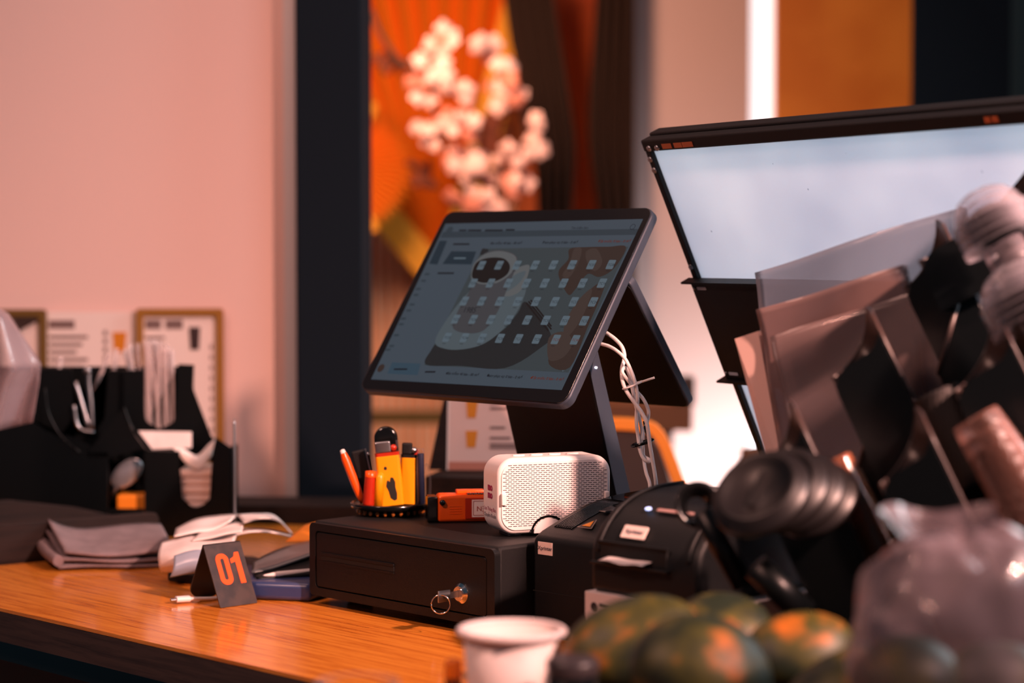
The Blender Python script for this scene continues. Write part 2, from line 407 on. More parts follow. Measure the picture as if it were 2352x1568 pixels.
bm = B(); lathe(bm, [(0, .0062), (.0068, .0062), (.0068, .0055), (.0082, .0055), (.0115, .002), (.0115, .0)], 40); lk = part(d, 'lock', bm, M['chrome'], LKM, label='chrome lock cylinder')
[setattr(p_, 'use_smooth', False) for p_ in lk.data.polygons]
bm = B(); prism(bm, rrect(-.0008, -.004, .0008, .004, .0005, 2), .0061, .0066); part(lk, 'keyhole', bm, M['dark'], LKM)
# key with split ring stays in the lock: its own thing
kt = LKM @ Vector((0, 0, .0064))
k = thing('key', 'steel key with a split ring sticking out of the cash drawer lock', 'key', Matrix.Translation(kt) @ (LKM.to_3x3().to_4x4()))
bm = B(); box(bm, -.0009, .0009, -.0035, .0035, 0, .012); part(k, 'blade', bm, M['steel'], None)
bm = B(); prism(bm, rrect(-.0008, -.0065, .0008, .0065, .0006, 2), .012, .030); part(k, 'bow', bm, M['steel'], None, bevel=.0006)
bm = B(); c0 = Vector((-.000, -.0085, .026))
tube(bm, [c0 + Vector((math.sin(R(15))*math.cos(t)*.0, 0, 0)) + Vector((-.72*math.cos(t)*.0105, math.sin(t)*.0105, .69*math.cos(t)*.0105)) for t in [2*math.pi*i/40 for i in range(41)]], .0007, 8)
part(k, 'split_ring', bm, M['chrome'], None)
for fx, fy in ((.035, .05), (DW-.035, .05), (.035, DD-.05), (DW-.035, DD-.05)):
    bm = B(); box(bm, fx-.012, fx+.012, fy-.012, fy+.012, TOP+.0003, .912); part(d, 'foot', bm, M['black'], FM, bevel=.002)
# white sticker strip on the drawer top
# pink-lit paper slip
s0 = PZ(893, 1183, 1.0025)
bm = B(); box(bm, -.019, .019, -.0045, .0045, 0, .0004); solo('paper_slip', bm, M['paper'], 'small white paper slip on the drawer top before the pen dish', 'paper slip', TR(s0.x, s0.y, 1.0024, -6))

# ================================================================== POS TERMINAL
TAU = R(34)
SM = FM @ frame((-.065, .1325, 1.152), (1, 0, 0), (0, math.sin(TAU), math.cos(TAU)), (0, -math.cos(TAU), math.sin(TAU)))
SW, SH = .367, .277
pos = thing('point_of_sale_terminal', 'dark touchscreen till with a tilted screen showing a coffee cup picture and table buttons', 'till', Matrix.Translation(FP(.19, .27, 1.002)) @ Matrix.Rotation(R(A_DEG), 4, 'Z'))
bm = B(); prism(bm, rrect(0, 0, SW, SH, .014), -.014, -.001); sh = part(pos, 'screen_housing', bm, M['grey'], SM, bevel=.0025, label='grey metal edged housing')
bm = B(); prism(bm, rrect(.0012, .0012, SW-.0012, SH-.0012, .013), -.001, .0006); part(sh, 'screen_glass', bm, M['screen_glass'], SM, bevel=.0006)
bm = B(); prism(bm, rrect(.01, .01, SW-.01, SH-.01, .02), -.020, -.014); part(pos, 'back_cover', bm, M['black'], SM, bevel=.004)
# --- display content, measured on the screen's own plane
def Z4(zx, zy): return on_plane(820 + zx/2.94, 460 + zy/2.94, SM)
UI = [emis('ui_background', (66, 76, 86), 1), emis('ui_photo', (58, 66, 70), 1), emis('ui_saucer', (78, 88, 94), 1), emis('ui_cup', (66, 66, 70), 1),
      emis('ui_coffee', (28, 25, 25), 1), emis('ui_table', (36, 38, 40), 1), emis('ui_hand', (66, 54, 50), 1), emis('ui_tile', (88, 102, 112), 1),
      emis('ui_text', (24, 28, 34), 1), emis('ui_button', (34, 48, 58), 1), emis('ui_red', (98, 42, 30), 1), emis('ui_band', (50, 60, 68), 1),
      emis('ui_rust', (56, 44, 40), 1), emis('ui_button_light', (52, 72, 86), 1), emis('ui_rim', (92, 94, 96), 1)]
bm = B()
def poly(zp, mi, lv): flat(bm, [Z4(*p) for p in zp], .0008 + lv*.00006, mi)
def spoly(zp, mi, lv):
    P = [Vector((*Z4(*p), 0)) for p in zp]; q = []
    n = len(P)
    for i in range(n):
        p0, p1, p2, p3 = P[i-1], P[i], P[(i+1) % n], P[(i+2) % n]
        for s in range(5):
            t = s/5; q.append(.5*((2*p1) + (p2-p0)*t + (2*p0-5*p1+4*p2-p3)*t*t + (3*p1-p0-3*p2+p3)*t**3))
    flat(bm, [(v.x, v.y) for v in q], .0008 + lv*.00006, mi)
poly([(97, 1210), (1385, 1283), (1935, 128), (600, 160)], 0, 0)
poly([(585, 215), (1903, 195), (1885, 235), (565, 255)], 11, 1)
poly([(455, 1115), (1430, 1165), (1835, 315), (850, 328)], 1, 1)
spoly([(470, 1112), (700, 1120), (1000, 1135), (1240, 1000), (1310, 900), (1150, 690), (1090, 760), (1000, 870), (850, 960), (700, 985), (560, 960), (500, 1020)], 5, 2)
spoly([(530, 955), (600, 1005), (720, 1008), (850, 975), (960, 900), (1060, 790), (1125, 670), (1140, 580), (1060, 520), (900, 520), (760, 620), (620, 790)], 2, 3)
spoly([(1000, 650), (1110, 610), (1170, 455), (1120, 445), (1020, 500), (960, 560)], 14, 4)
spoly([(1010, 620), (1090, 570), (1140, 500), (1130, 480), (1050, 520), (990, 600)], 2, 5)
spoly([(790, 470), (770, 600), (690, 740), (650, 860), (740, 900), (860, 880), (950, 760), (1010, 620), (1085, 430), (1070, 370), (990, 340), (890, 350), (820, 400)], 3, 6)
spoly([(775, 500), (795, 430), (860, 370), (960, 345), (1060, 370), (1080, 420), (1040, 500), (950, 560), (850, 570), (785, 545)], 14, 7)
spoly([(780, 505), (810, 425), (890, 392), (990, 395), (1035, 440), (1020, 500), (950, 545), (860, 560), (800, 540)], 4, 8)
spoly([(870, 330), (850, 330), (835, 370), (880, 360), (890, 335)], 5, 3)
for (a0, b0, a1, b1) in ((1150, 690, 1300, 880), (1165, 680, 1320, 870), (1180, 672, 1320, 850)):
    poly([(a0, b0), (a1, b1), (a1-8, b1+8), (a0-8, b0+8)], 4, 4)
spoly([(1440, 330), (1560, 318), (1700, 316), (1820, 318), (1740, 460), (1640, 520), (1560, 500), (1480, 600), (1430, 640), (1370, 530), (1370, 470), (1430, 400)], 12, 3)
spoly([(1550, 350), (1620, 330), (1660, 420), (1610, 480), (1560, 430)], 6, 4)
spoly([(1470, 330), (1520, 330), (1500, 420), (1440, 520), (1390, 510), (1440, 420)], 6, 4)
spoly([(1560, 620), (1680, 560), (1560, 860), (1440, 1130), (1300, 1110), (1330, 960), (1420, 900), (1480, 760)], 12, 3)
spoly([(1480, 700), (1590, 600), (1530, 780), (1430, 920), (1400, 860)], 6, 4)
spoly([(1300, 930), (1400, 890), (1460, 960), (1400, 1060), (1300, 1080)], 6, 5)
poly([(562, 275), (612, 275), (545, 436), (490, 430)], 9, 2)
poly([(640, 346), (808, 348), (775, 435), (580, 432)], 9, 2)
poly([(240, 1096), (432, 1105), (412, 1182), (208, 1172)], 13, 2)
for (zx, zy, wd) in ((800, 205, 90), (930, 205, 120), (1040, 202, 60), (720, 205, 50), (710, 298, 110), (605, 494, 110), (500, 1160, 70), (700, 393, 80), (300, 1142, 90)):
    poly([(zx-wd/2, zy-5), (zx+wd/2, zy-5), (zx+wd/2-5, zy+6), (zx-wd/2-5, zy+6)], 8 if zx != 700 else 7, 4)
for (zx, zy) in ((480, 500), (455, 545), (420, 600), (405, 640), (378, 705), (355, 745), (320, 800), (305, 838), (272, 912), (240, 985), (215, 1010)):
    poly([(zx-16, zy-7), (zx+16, zy-7), (zx+10, zy+8), (zx-22, zy+8)], 11, 3)
p = Z4(165, 1135); flat(bm, ellipse(p[0], p[1], .006, .006, 16), .0011, 12)
p = Z4(628, 205); flat(bm, ellipse(p[0], p[1], .006, .006, 16), .0011, 11)
def utext(s, zx, zy, size, mi, bold=0):
    x, y = Z4(zx, zy); add_text(bm, s, size, Matrix.Translation((x, y, .00125)), mi, bold=bold)
utext('Tìm kiếm bàn', 1508, 190, .0052, 8)
for s, zx, zy, mi in (('Bàn trống: 40 bàn - 80 ghế', 1010, 293, 8), ('Đang phục vụ: 0 bàn - 0 ghế', 1375, 288, 8), ('Đặt trước: 0 bàn - 0 ghế', 1742, 280, 10)):
    utext(s, zx, zy, .0052, mi, .0001)
    x, y = Z4(zx - 122, zy+2)
for s, zx, zy, mi in (('Bàn trống: 40 bàn - 80 ghế', 718, 1177, 8), ('Đang phục vụ: 0 bàn - 0 ghế', 1000, 1193, 8), ('Đặt trước: 0 bàn - 0 ghế', 1290, 1207, 10)):
    utext(s, zx, zy, .0052, mi, .0001); x, y = Z4(zx - 108, zy-6); flat(bm, ellipse(x, y, .0014, .0014, 12), .00125, mi)
utext('1985', 765, 745, .012, 8)
x, y = Z4(1865, 182)                                                  # magnifier
ring_face(bm, ellipse(x, y, .0040, .0040, 20), ellipse(x, y, .0034, .0034, 20), .0012, .00126, Matrix.Identity(4))
for f in bm.faces[-80:]: f.material_index = 8
flat(bm, [(x+.0026, y-.0024), (x+.0032, y-.0030), (x+.0050, y-.0050), (x+.0044, y-.0054)], .00126, 8)
x, y = Z4(1398, 1148); flat(bm, [(x-.002, y), (x, y-.0025), (x+.002, y), (x, y-.0012)], .00126, 7)
TLt, TRt, BLt, BRt = [Vector((*Z4(*q), 0)) for q in ((845, 442), (1718, 437), (612, 928), (1477, 945))]
n = 1
for r_ in range(5):
    for c_ in range(8):
        a, b = c_/7, r_/4
        q = (TLt*(1-a) + TRt*a)*(1-b) + (BLt*(1-a) + BRt*a)*b
        flat(bm, rrect(q.x-.0058, q.y-.0066, q.x+.0058, q.y+.0066, .0014, 3), .0013, 7)
        flat(bm, [(q.x-.003, q.y-.0094), (q.x+.003, q.y-.0094), (q.x+.003, q.y-.0088), (q.x-.003, q.y-.0088)], .0013, 8)
        add_text(bm, 'TC%02d' % n, .0050, Matrix.Translation((q.x+.0012, q.y-.0006, .00136)), 10 if n > 38 else 8); n += 1
part(pos, 'display', bm, UI, SM, recalc=False)
# rear customer screen
T2 = R(36)
S2 = FM @ frame((-.065+.012, .1325+.2234, 1.136), (1, 0, 0), (0, -math.sin(T2), math.cos(T2)), (0, -math.cos(T2), -math.sin(T2)))
bm = B(); prism(bm, rrect(0, 0, SW-.012, .196, .010), -.012, 0); part(pos, 'customer_screen', bm, M['grey'], S2, bevel=.002, label='grey metal edged rear screen')
bm = B(); prism(bm, rrect(.002, .002, SW-.014, .190, .009), .0, .0012); part(pos, 'rear_cover', bm, M['black'], S2, bevel=.0008)
# neck: slanted slab
bm = B(); k_ = .275
pr = [(.1325+.127+.010, 1.045), (.1325+.127+.034-.002, 1.045)]
def nk(z, o): return (.1325 + .100 + (1.145-z)*k_ + o, z)
side = [nk(1.006, -.004), nk(1.006, .022), nk(1.235, .008), nk(1.235, -.012)]
prism(bm, side, .107, .267, M4=YZ); part(pos, 'neck', bm, M['black'], FM, bevel=.003)
bm = B(); prism(bm, side, .2672, .2682, M4=YZ); nt_ = part(pos, 'neck_side_strip', bm, M['grey'], FM, bevel=.0004, label='grey strip down the side of the neck')
bm = B(); yy, zz = nk(1.19, -.001)
lathe(bm, [(0, .0018), (.0013, .0018), (.0013, 0)], 16, M4=FM @ TR(.2682, yy+.001, zz) @ Matrix.Rotation(R(90), 4, 'Y')); part(nt_, 'status_light', bm, mat('status_led', (255, 255, 255), .4, emit=(225, 225, 255), estr=5), Matrix.Identity(4), label='white glowing status light')
bm = B(); prism(bm, rrect(.06, .225, .262, .352, .012), 1.0023, 1.010); part(pos, 'base', bm, M['black'], FM, bevel=.002)

# ================================================================== SPEAKER
sp0 = PZ(1143, 1236, 1.002); SPA = 21
SPM = TR(sp0.x, sp0.y, 1.0055, SPA)
spw, sph, spd = .141, .0875, .050
s = thing('payment_speaker', 'small white speaker box with slotted grille standing on the black cash drawer', 'speaker', SPM)
bm = B(); prism(bm, rrect(0, 0, spw, sph, .021, 10), -spd, 0, M4=XZ); part(s, 'shell', bm, M['white'], None, bevel=.005, segs=4)
bm = B(); prism(bm, rrect(.0045, .0045, spw-.0045, sph-.0045, .0175, 10), .0, .0012, M4=XZ); g = part(s, 'grille', bm, M['white'], None, bevel=.0008)
bm = B(); rr = .0165
def inside(x, z):
    a0, b0, a1, b1 = .0055, .0055, spw-.0055, sph-.0055
    if not (a0 < x < a1 and b0 < z < b1): return False
    cx = min(max(x, a0+rr), a1-rr); cz = min(max(z, b0+rr), b1-rr)
    return (x-cx)**2 + (z-cz)**2 < rr*rr
row = 0; z = .009
while z < sph-.008:
    x = .006 + (.0031 if row % 2 else 0)
    while x < spw-.006:
        if inside(x, z) and inside(x+.0049, z): prism(bm, rrect(x, z, x+.0049, z+.00085, .0003, 1), .0011, .00125, M4=XZ)
        x += .0062
    z += .00232; row += 1
part(g, 'grille_slots', bm, mat('slot_shadow', (66, 60, 66), .7), None)
for x, z in ((.0035, .034), (spw-.0095, .031)):
    bm = B(); box(bm, x, x+.006, -.0045, 0, z, z+.014); part(s, 'side_clip', bm, M['white'], None, bevel=.0012)
bm = B(); ring_face(bm, ellipse(.062, .0, .022, .020, 20, 0, 0, 180) + [], ellipse(.062, .0, .0195, .0175, 20, 0, 0, 180), .0012, .0020, XZ @ Matrix.Translation((0, .0005, 0)))
part(s, 'stand_ring', bm, M['blackg'], None)
bm = B(); prism(bm, ellipse(.062, .0005, .0185, .0165, 20, 0, 0, 180), .0012, .0030, M4=XZ); part(s, 'stand_cap', bm, M['white'], None)
for i in range(4):
    bm = B(); prism(bm, ellipse(.034 + i*.0225, spd*.45, .0075, .0042, 24), sph-.0004, sph+.0016); part(s, 'button', bm, M['white'], None, bevel=.0005)
for x in (.025, spw-.025):
    bm = B(); box(bm, x-.008, x+.008, .012, .04, -.0032, .0008); part(s, 'foot', bm, M['grey'], None)
# logo on the left end
EM = Matrix(((0,0,-1,0),(-1,0,0,0),(0,1,0,0),(0,0,0,1)))                # text plane facing -x: text right = -y
bm = B(); add_text(bm, 'mo', .0115, Matrix.Translation((0, .0045, 0)), 0, bold=.0006); add_text(bm, 'mo', .0115, Matrix.Translation((0, -.0045, 0)), 0, bold=.0006)
part(s, 'logo', bm, M['magenta'], SPM @ Matrix.Translation((-.0004, spd/2-.001, sph*.55)) @ EM)
bm = B(); add_text(bm, 'Loa Thông Báo', .0062, Matrix.Translation((0, .0036, 0)), 0); add_text(bm, 'Chuyển Khoản', .0062, Matrix.Translation((0, -.0036, 0)), 1)
part(s, 'end_lettering', bm, [M['magenta'], M['navyink']], SPM @ Matrix.Translation((-.0004, spd/2-.001, sph*.27)) @ EM)

# ================================================================== ORANGE STAMP
st0 = PZ(1006, 1200, 1.0025)
STM = TR(st0.x, st0.y, 1.0026, 8)
s = thing('date_stamp', 'orange self-inking stamp lying on its side left of the white speaker', 'stamp', STM)
bm = B(); prism(bm, rrect(0, 0, .030, .034, .004), -.052, 0, M4=TR(0, 0, 0) @ Matrix(((0,0,-1,0),(1,0,0,0),(0,1,0,0),(0,0,0,1))) if 0 else XZ); bm.free()
bm = B(); box(bm, 0, .066, 0, .030, 0, .033); part(s, 'body', bm, M['orange'], None, bevel=.004)
bm = B(); box(bm, -.0125, -.0002, .001, .029, .001, .031); part(s, 'ink_pad_housing', bm, M['blackg'], None, bevel=.0015)
bm = B(); lathe(bm, [(0, .003), (.003, .003), (.0036, .0)], 20, M4=TR(.0055, -.0001, .024) @ Matrix.Rotation(R(90), 4, 'X')); part(s, 'release_button', bm, M['blackg'], None)
bm = B(); box(bm, .033, .064, -.0008, 0, .004, .029); part(s, 'window', bm, M['red'], None, bevel=.0003)
bm = B(); box(bm, .041, .066, -.0013, -.0009, .006, .027); lb = part(s, 'index_label', bm, M['card'], None)
bm = B(); ring_face(bm, rrect(.0425, .008, .066, .0255, .0006, 2), rrect(.0430, .0085, .0655, .0250, .0005, 2), .0014, .0016, XZ)
add_text(bm, 'TIỀN', .0085, XZ @ Matrix.Translation((.0560, .0165, .0016)) @ Matrix.Rotation(math.pi, 4, 'Z')); part(lb, 'label_lettering', bm, M['red'], None)
bm = B()
for i in range(4):
    for j in range(5): box(bm, .014+j*.0030, .0162+j*.0030, -.0005, 0, .010+i*.0030, .0106+i*.0030)
part(s, 'finger_grip', bm, M['orange'], None)
bm = B()
for i in range(9): box(bm, .036+i*.0032, .0380+i*.0032, .002, .022, .0328, .0350)
part(s, 'number_bands', bm, M['steel'], None, bevel=.0004)
bm = B(); box(bm, .024, .058, .010, .027, .0330, .0372); part(s, 'top_plate', bm, M['orange'], None, bevel=.001)

# ================================================================== PEN DISH
pd = PZ(898, 1180, 1.002); PDM = TR(pd.x, pd.y, 1.0026)
s = thing('pen_dish', 'round black dish with clear ribbed rim holding lighters and markers', 'dish', PDM)
bm = B(); lathe(bm, [(0, .012), (.047, .012), (.049, .015), (.0505, .014), (.0495, .009), (.040, .006), (.034, .006), (0, .006)], 48); part(s, 'plate', bm, M['blackg'], None)
bm = B(); lathe(bm, [(.030, 0), (.034, 0), (.036, .006), (.028, .006)], 40); part(s, 'base_ring', bm, M['black'], None)
bm = B()
for i in range(26):
    t = 2*math.pi*i/26; ellipsoid(bm, (.0405*math.cos(t), .0405*math.sin(t), .0042), (.0026, .0026, .0036), 8)
part(s, 'beaded_rim', bm, mat('amber_beads', (150, 84, 30), .25), None)
def pdp(px, py, dy=0):                                                 # point over the dish, on a plane at its depth + dy
    return PY(px, py, pd.y + dy)
def stick(name, label, cat, a, b, r, mats, grp=None, tip=None, n=16):
    A, Bv = Vector(a), Vector(b); ax = Bv - A; L = ax.length
    zz = ax.normalized(); yy_ = zz.cross(Vector((1, 0, 0))).normalized(); xx = yy_.cross(zz); m4 = frame(A, xx, yy_, zz)
    o = thing(name, label, cat, m4, grp); return o, L
DZ = 1.0026 + .0125
def base(px, dy, off=0): p = PY(px, 1150, pd.y+dy); return Vector((p.x, p.y, DZ+off))
# orange marker leaning left
a = base(833, -.012, .002); b = pdp(786, 1033, -.012)
o, L = stick('marker_pen', 'orange marker with a white tip leaning out left of the pen dish', 'marker', a, b, .005, None)
bm = B(); lathe(bm, [(0, .0), (.003, .0), (.0045, .010), (.0052, .022), (.0052, L-.012), (.0038, L-.004)], 18); part(o, 'barrel', bm, M['orange'], None)
bm = B(); lathe(bm, [(.0036, L-.005), (.0030, L), (0, L+.001)], 18); part(o, 'tip', bm, M['paper'], None)
# black folding box knife behind it
a = base(850, .004); b = pdp(822, 1034, .006)
o, L = stick('box_cutter', 'flat black box cutter leaning between the orange marker and the lighters', 'cutter', a, b, .005, None)
bm = B(); box(bm, -.0085, .0085, -.003, .003, 0, L); part(o, 'handle', bm, M['black'], None, bevel=.002)
bm = B(); box(bm, .0086, .0100, -.0012, .0012, L*.35, L); part(o, 'blade_edge', bm, M['steel'], None)
# black pen with round clip end
a = base(862, .010); b = pdp(845, 1045, .012)
o, L = stick('pen', 'thin black pen with a bright end ball beside the box cutter', 'pen', a, b, .003, None)
bm = B(); lathe(bm, [(0, 0), (.0015, 0), (.003, .01), (.003, L)], 12); part(o, 'barrel', bm, M['black'], None)
bm = B(); ellipsoid(bm, (0, 0, L+.001), (.0024, .0024, .0024), 10); part(o, 'end_ball', bm, M['chrome'], None)
# red stub
a = base(847, -.022); b = pdp(852, 1080, -.022)
o, L = stick('marker_pen', 'short red marker with a lit orange cap left of the yellow lighters', 'marker', a, b, .006, None)
bm = B(); lathe(bm, [(0, 0), (.0075, 0), (.0078, .003), (.0068, L-.008)], 18); part(o, 'barrel', bm, M['red'], None)
bm = B(); lathe(bm, [(.0070, L-.008), (.0070, L-.001), (0, L)], 18); part(o, 'cap', bm, M['orange'], None)
a = base(868, -.024); b = pdp(874, 1084, -.024)
o, L = stick('marker_pen', 'small yellow marker squeezed between the red marker and the big lighter', 'marker', a, b, .006, None)
bm = B(); lathe(bm, [(0, 0), (.0052, 0), (.0056, L-.006), (.003, L-.001), (0, L)], 16); part(o, 'barrel', bm, M['yellow'], None)
def lighter(label, px, py, dy, wd, hgt, rz, lean, body, black_top=False, spots=True):
    p = base(px, dy); m4 = Matrix.Translation(p) @ Matrix.Rotation(R(rz), 4, 'Z') @ Matrix.Rotation(R(lean), 4, 'Y')
    o = thing('lighter', label, 'lighter', m4, None)
    bm = B(); prism(bm, rrect(-wd/2, -.0055, wd/2, .0055, .004, 5), 0, hgt); part(o, 'body', bm, body, None, bevel=.0008)
    bm = B(); prism(bm, rrect(-wd/2, -.0052, wd/2, .0052, .004, 5), hgt, hgt+.004); part(o, 'collar', bm, M['red'] if not black_top else M['black'], None)
    bm = B(); prism(bm, rrect(-wd/2+.001, -.0050, wd*.18, .0050, .002, 4), hgt+.004, hgt+.018); part(o, 'wind_guard', bm, M['steel'] if not black_top else M['black'], None, bevel=.0015)
    bm = B(); lathe(bm, [(0, -.003), (.004, -.003), (.004, .003), (0, .003)], 16, M4=TR(wd*.28, 0, hgt+.009) @ Matrix.Rotation(R(90), 4, 'X')); part(o, 'wheel', bm, M['red'] if not black_top else M['steel'], None)
    if spots:
        bm = B(); prism(bm, [(-.004, hgt*.50), (-.0055, hgt*.40), (-.003, hgt*.30), (-.0015, hgt*.16), (.003, hgt*.10), (.0062, hgt*.12), (.0070, hgt*.24), (.0058, hgt*.36), (.0062, hgt*.47), (.0042, hgt*.56), (.0010, hgt*.57), (-.0005, hgt*.48), (-.0025, hgt*.52)], .0056, .0059, M4=XZ)
        prism(bm, ellipse(-.004, hgt*.76, .002, .0022, 12), .0056, .0059, M4=XZ)
        part(o, 'printed_picture', bm, mat('print_dark', (36, 34, 30), .4), None)
    return o
lighter('large yellow lighter with dark printed picture and red collar in the dish', 902, 1150, -.018, .030, .062, 4, -6, M['yellow'])
lighter('yellow lighter with a black top right of the printed one', 936, 1150, -.004, .020, .058, 0, 2, M['yellow'], True, False)
# black rounded grip behind
a = base(900, .016); b = pdp(885, 990, .016)
o, L = stick('scissors', 'black handled tool standing with its rounded grip up behind the lighters', 'scissors', a, b, .006, None)
bm = B(); prism(bm, rrect(-.0145, L-.055, .0145, L+.006, .0140, 10), -.004, .004, M4=XZ @ TR(0, 0, 0)); part(o, 'grip', bm, M['blackg'], None, bevel=.003)
bm = B(); box(bm, .012, .0145, -.0045, .0045, L-.05, L-.012); part(o, 'grip_trim', bm, M['steel'], None)
bm = B(); box(bm, -.006, .006, -.001, .001, .001, L-.05); part(o, 'blades', bm, M['steel'], None)
for (px, top, dy, col, rad, lab) in ((955, 1032, .0, 'clear', .0045, 'clear pen with a red end cap beside the black topped lighter'), (968, 1030, -.012, 'navyink', .0042, 'dark blue pen with a clear end at the right of the pen dish'), (962, 1040, .014, 'inkg', .0040, 'brown pen standing behind the clear and blue ones')):
    a = base(px, dy); b = pdp(px-2, top, dy)
    o, L = stick('pen', lab, 'pen', a, b, rad, None)
    bm = B(); lathe(bm, [(0, 0), (rad, 0), (rad, L-.006)], 14); part(o, 'barrel', bm, M['clear'] if col == 'clear' else M[col], None)
    bm = B(); lathe(bm, [(rad, L-.006), (rad*1.05, L-.004), (rad*.9, L), (0, L)], 14); part(o, 'end_cap', bm, M['red'] if col == 'clear' else M['clear'], None)
    if col == 'clear':
        bm = B(); lathe(bm, [(0, .002), (.0016, .002), (.0016, L-.02), (0, L-.02)], 10); part(o, 'ink_tube', bm, M['ink'], None)
bm = B(); cc = base(980, -.010)
tube(bm, [cc + Vector((.0045*math.sin(t), 0, .026 - .024*math.cos(t))) for t in [2*math.pi*i/28 for i in range(29)]], .0011, 8)
solo_ = wsolo('wire_loop', bm, M['clear'], 'clear oval plastic loop at the right edge of the pen dish', 'loop', cc)

# ================================================================== WHITE CABLES behind the screen
def cable(pts, r=.0024): return smooth_path([PY(px, py, Y) for px, py, Y in pts], 8)
def px5(zx, zy): return (1360 + zx/3.92, 740 + zy/3.92)
def cab(name, label, zp, r=.0023, m=None, Ys=None, cat='cable', grp=None):
    pts = []
    for q in zp: x, y = px5(q[0], q[1]); pts.append(PY(x, y, q[2]))
    bm = B(); tube(bm, smooth_path(pts, 8), r, 10); return wsolo(name, bm, m or M['whitec'], label, cat, pts[-1])
cab('cable', 'white cable from the screen back dropping straight to the printer, right of the two', [(118, 88, 2.415), (200, 145, 2.40), (265, 215, 2.385), (290, 290, 2.375), (285, 350, 2.37), (268, 420, 2.365), (272, 520, 2.36), (310, 620, 2.355), (380, 720, 2.35), (445, 810, 2.345), (490, 900, 2.34), (505, 980, 2.34), (520, 1100, 2.34), (545, 1250, 2.34), (570, 1400, 2.34), (580, 1510, 2.345)])
cab('cable', 'looped and tied white cable from the lower screen port, left of the two', [(72, 192, 2.40), (150, 215, 2.385), (220, 255, 2.37), (290, 320, 2.36), (335, 400, 2.355), (375, 500, 2.35), (400, 600, 2.35), (410, 700, 2.35), (400, 800, 2.36), (400, 920, 2.36), (415, 1040, 2.36), (430, 1150, 2.35), (465, 1230, 2.345), (505, 1255, 2.345), (512, 1235, 2.35), (460, 1200, 2.355), (435, 1130, 2.36), (450, 1000, 2.365), (430, 880, 2.365), (395, 760, 2.365), (370, 640, 2.36), (350, 560, 2.36), (290, 480, 2.355), (272, 440, 2.355), (290, 408, 2.36), (318, 430, 2.365), (345, 500, 2.367), (385, 600, 2.37), (460, 690, 2.37), (505, 790, 2.37), (500, 880, 2.37), (470, 960, 2.37), (455, 1060, 2.375), (465, 1230, 2.375), (485, 1350, 2.36), (515, 1440, 2.35), (522, 1508, 2.345)], r=.0021)
x, y = px5(372, 565); tp = PY(x, y, 2.357)
bm = B(); tube(bm, [tp + Vector((.011*math.cos(t)-.001, .010*math.sin(t), .0045*math.cos(t)+.0)) for t in [2*math.pi*i/20 for i in range(21)]], .0011, 8)
tube(bm, [tp + Vector((.009, -.004, .004)), tp + Vector((.018, -.004, .007)), tp + Vector((.024, -.005, .009))], .0013, 8)
wsolo('cable_tie', bm, M['whitec'], 'white twist tie high on the cable bundle', 'cable tie', tp)
x, y = px5(455, 1085); tp = PY(x, y, 2.357)
bm = B(); tube(bm, [tp + Vector((.012*math.cos(t), .010*math.sin(t), .0035*math.cos(t))) for t in [2*math.pi*i/20 for i in range(21)]], .0019, 8)
tube(bm, [tp + Vector((.009, -.009, .004)), tp + Vector((.003, -.010, .014)), tp + Vector((.001, -.009, .026))], .0016, 8)
wsolo('cable_tie', bm, M['blackg'], 'black twist tie low on the cable bundle', 'cable tie', tp)

# ================================================================== PRINTERS
P1 = FP(.335, .0474, 0)
def PM(px, Y, zb): p = PY(px, 800, Y); return TR(p.x, p.y, zb, A_DEG)
P1M = TR(P1.x, P1.y, TOP + .0005, A_DEG)
s = thing('receipt_printer', 'black receipt printer with ribbed lid and orange warning mark beside the cash drawer', 'printer', P1M)
W1, D1 = .142, .185
prof = [(0, 0), (D1, 0), (D1, .143), (D1-.012, .148), (.125, .146), (.085, .140), (.045, .128), (.012, .1165), (.002, .111), (0, .105)]
bm = B(); prism(bm, prof, 0, W1, M4=YZ); part(s, 'housing', bm, M['black'], None, bevel=.004, segs=4)
bm = B(); box(bm, .008, .030, -.0006, .0002, .092, .106); lb = part(s, 'name_label', bm, M['card'], None)
bm = B(); add_text(bm, 'Xprinter', .0062, XZ @ Matrix.Translation((.019, .099, .0009)), 0, bold=.00012); part(lb, 'lettering', bm, M['navyink'], None)
def top1(y):
    pp = [(.002, .111), (.012, .1165), (.045, .128), (.085, .140), (.125, .146), (D1-.012, .148), (D1, .1475)]
    for (y0, z0), (y1, z1) in zip(pp, pp[1:]):
        if y0 <= y <= y1: return z0 + (z1-z0)*(y-y0)/(y1-y0)
    return .148
bm = B()
for i in range(9):                                                     # ribbed inset on the lid
    x = .012 + i*.0032
    tube(bm, [Vector((x, y, top1(y)+.0006)) for y in [.022 + .0085*j for j in range(10)]], .0010, 6)
part(s, 'lid_ribs', bm, M['blackg'], None)
bm = B(); ys = [.105 + .008*j for j in range(10)]
surf(bm, lambda u, v: Vector((.008 + u*.085, .108 + v*.068, top1(.108+v*.068)+.0012)), 4, 10); part(s, 'smoked_cover', bm, mat('smoked_gloss', (8, 9, 10), .08), None)
bm = B(); q = [(-.010, -.007), (.010, -.007), (0, .010)]
def lidM(x, y):
    dz = top1(y+.004) - top1(y-.004); return TR(x, y, top1(y)+.0022) @ Matrix.Rotation(math.atan2(dz, .008), 4, 'X')
bm = B(); prism(bm, [(-.011, -.010), (.011, -.010), (0, .012)], 0, .0004, M4=lidM(.055, .034)); wl = part(s, 'warning_frame', bm, mat('warn_frame', (150, 130, 120), .4), None)
bm = B(); prism(bm, [(-.009, -.0088), (.009, -.0088), (0, .0095)], .0004, .0006, M4=lidM(.055, .034)); part(wl, 'frame_inner', bm, M['black'], None)
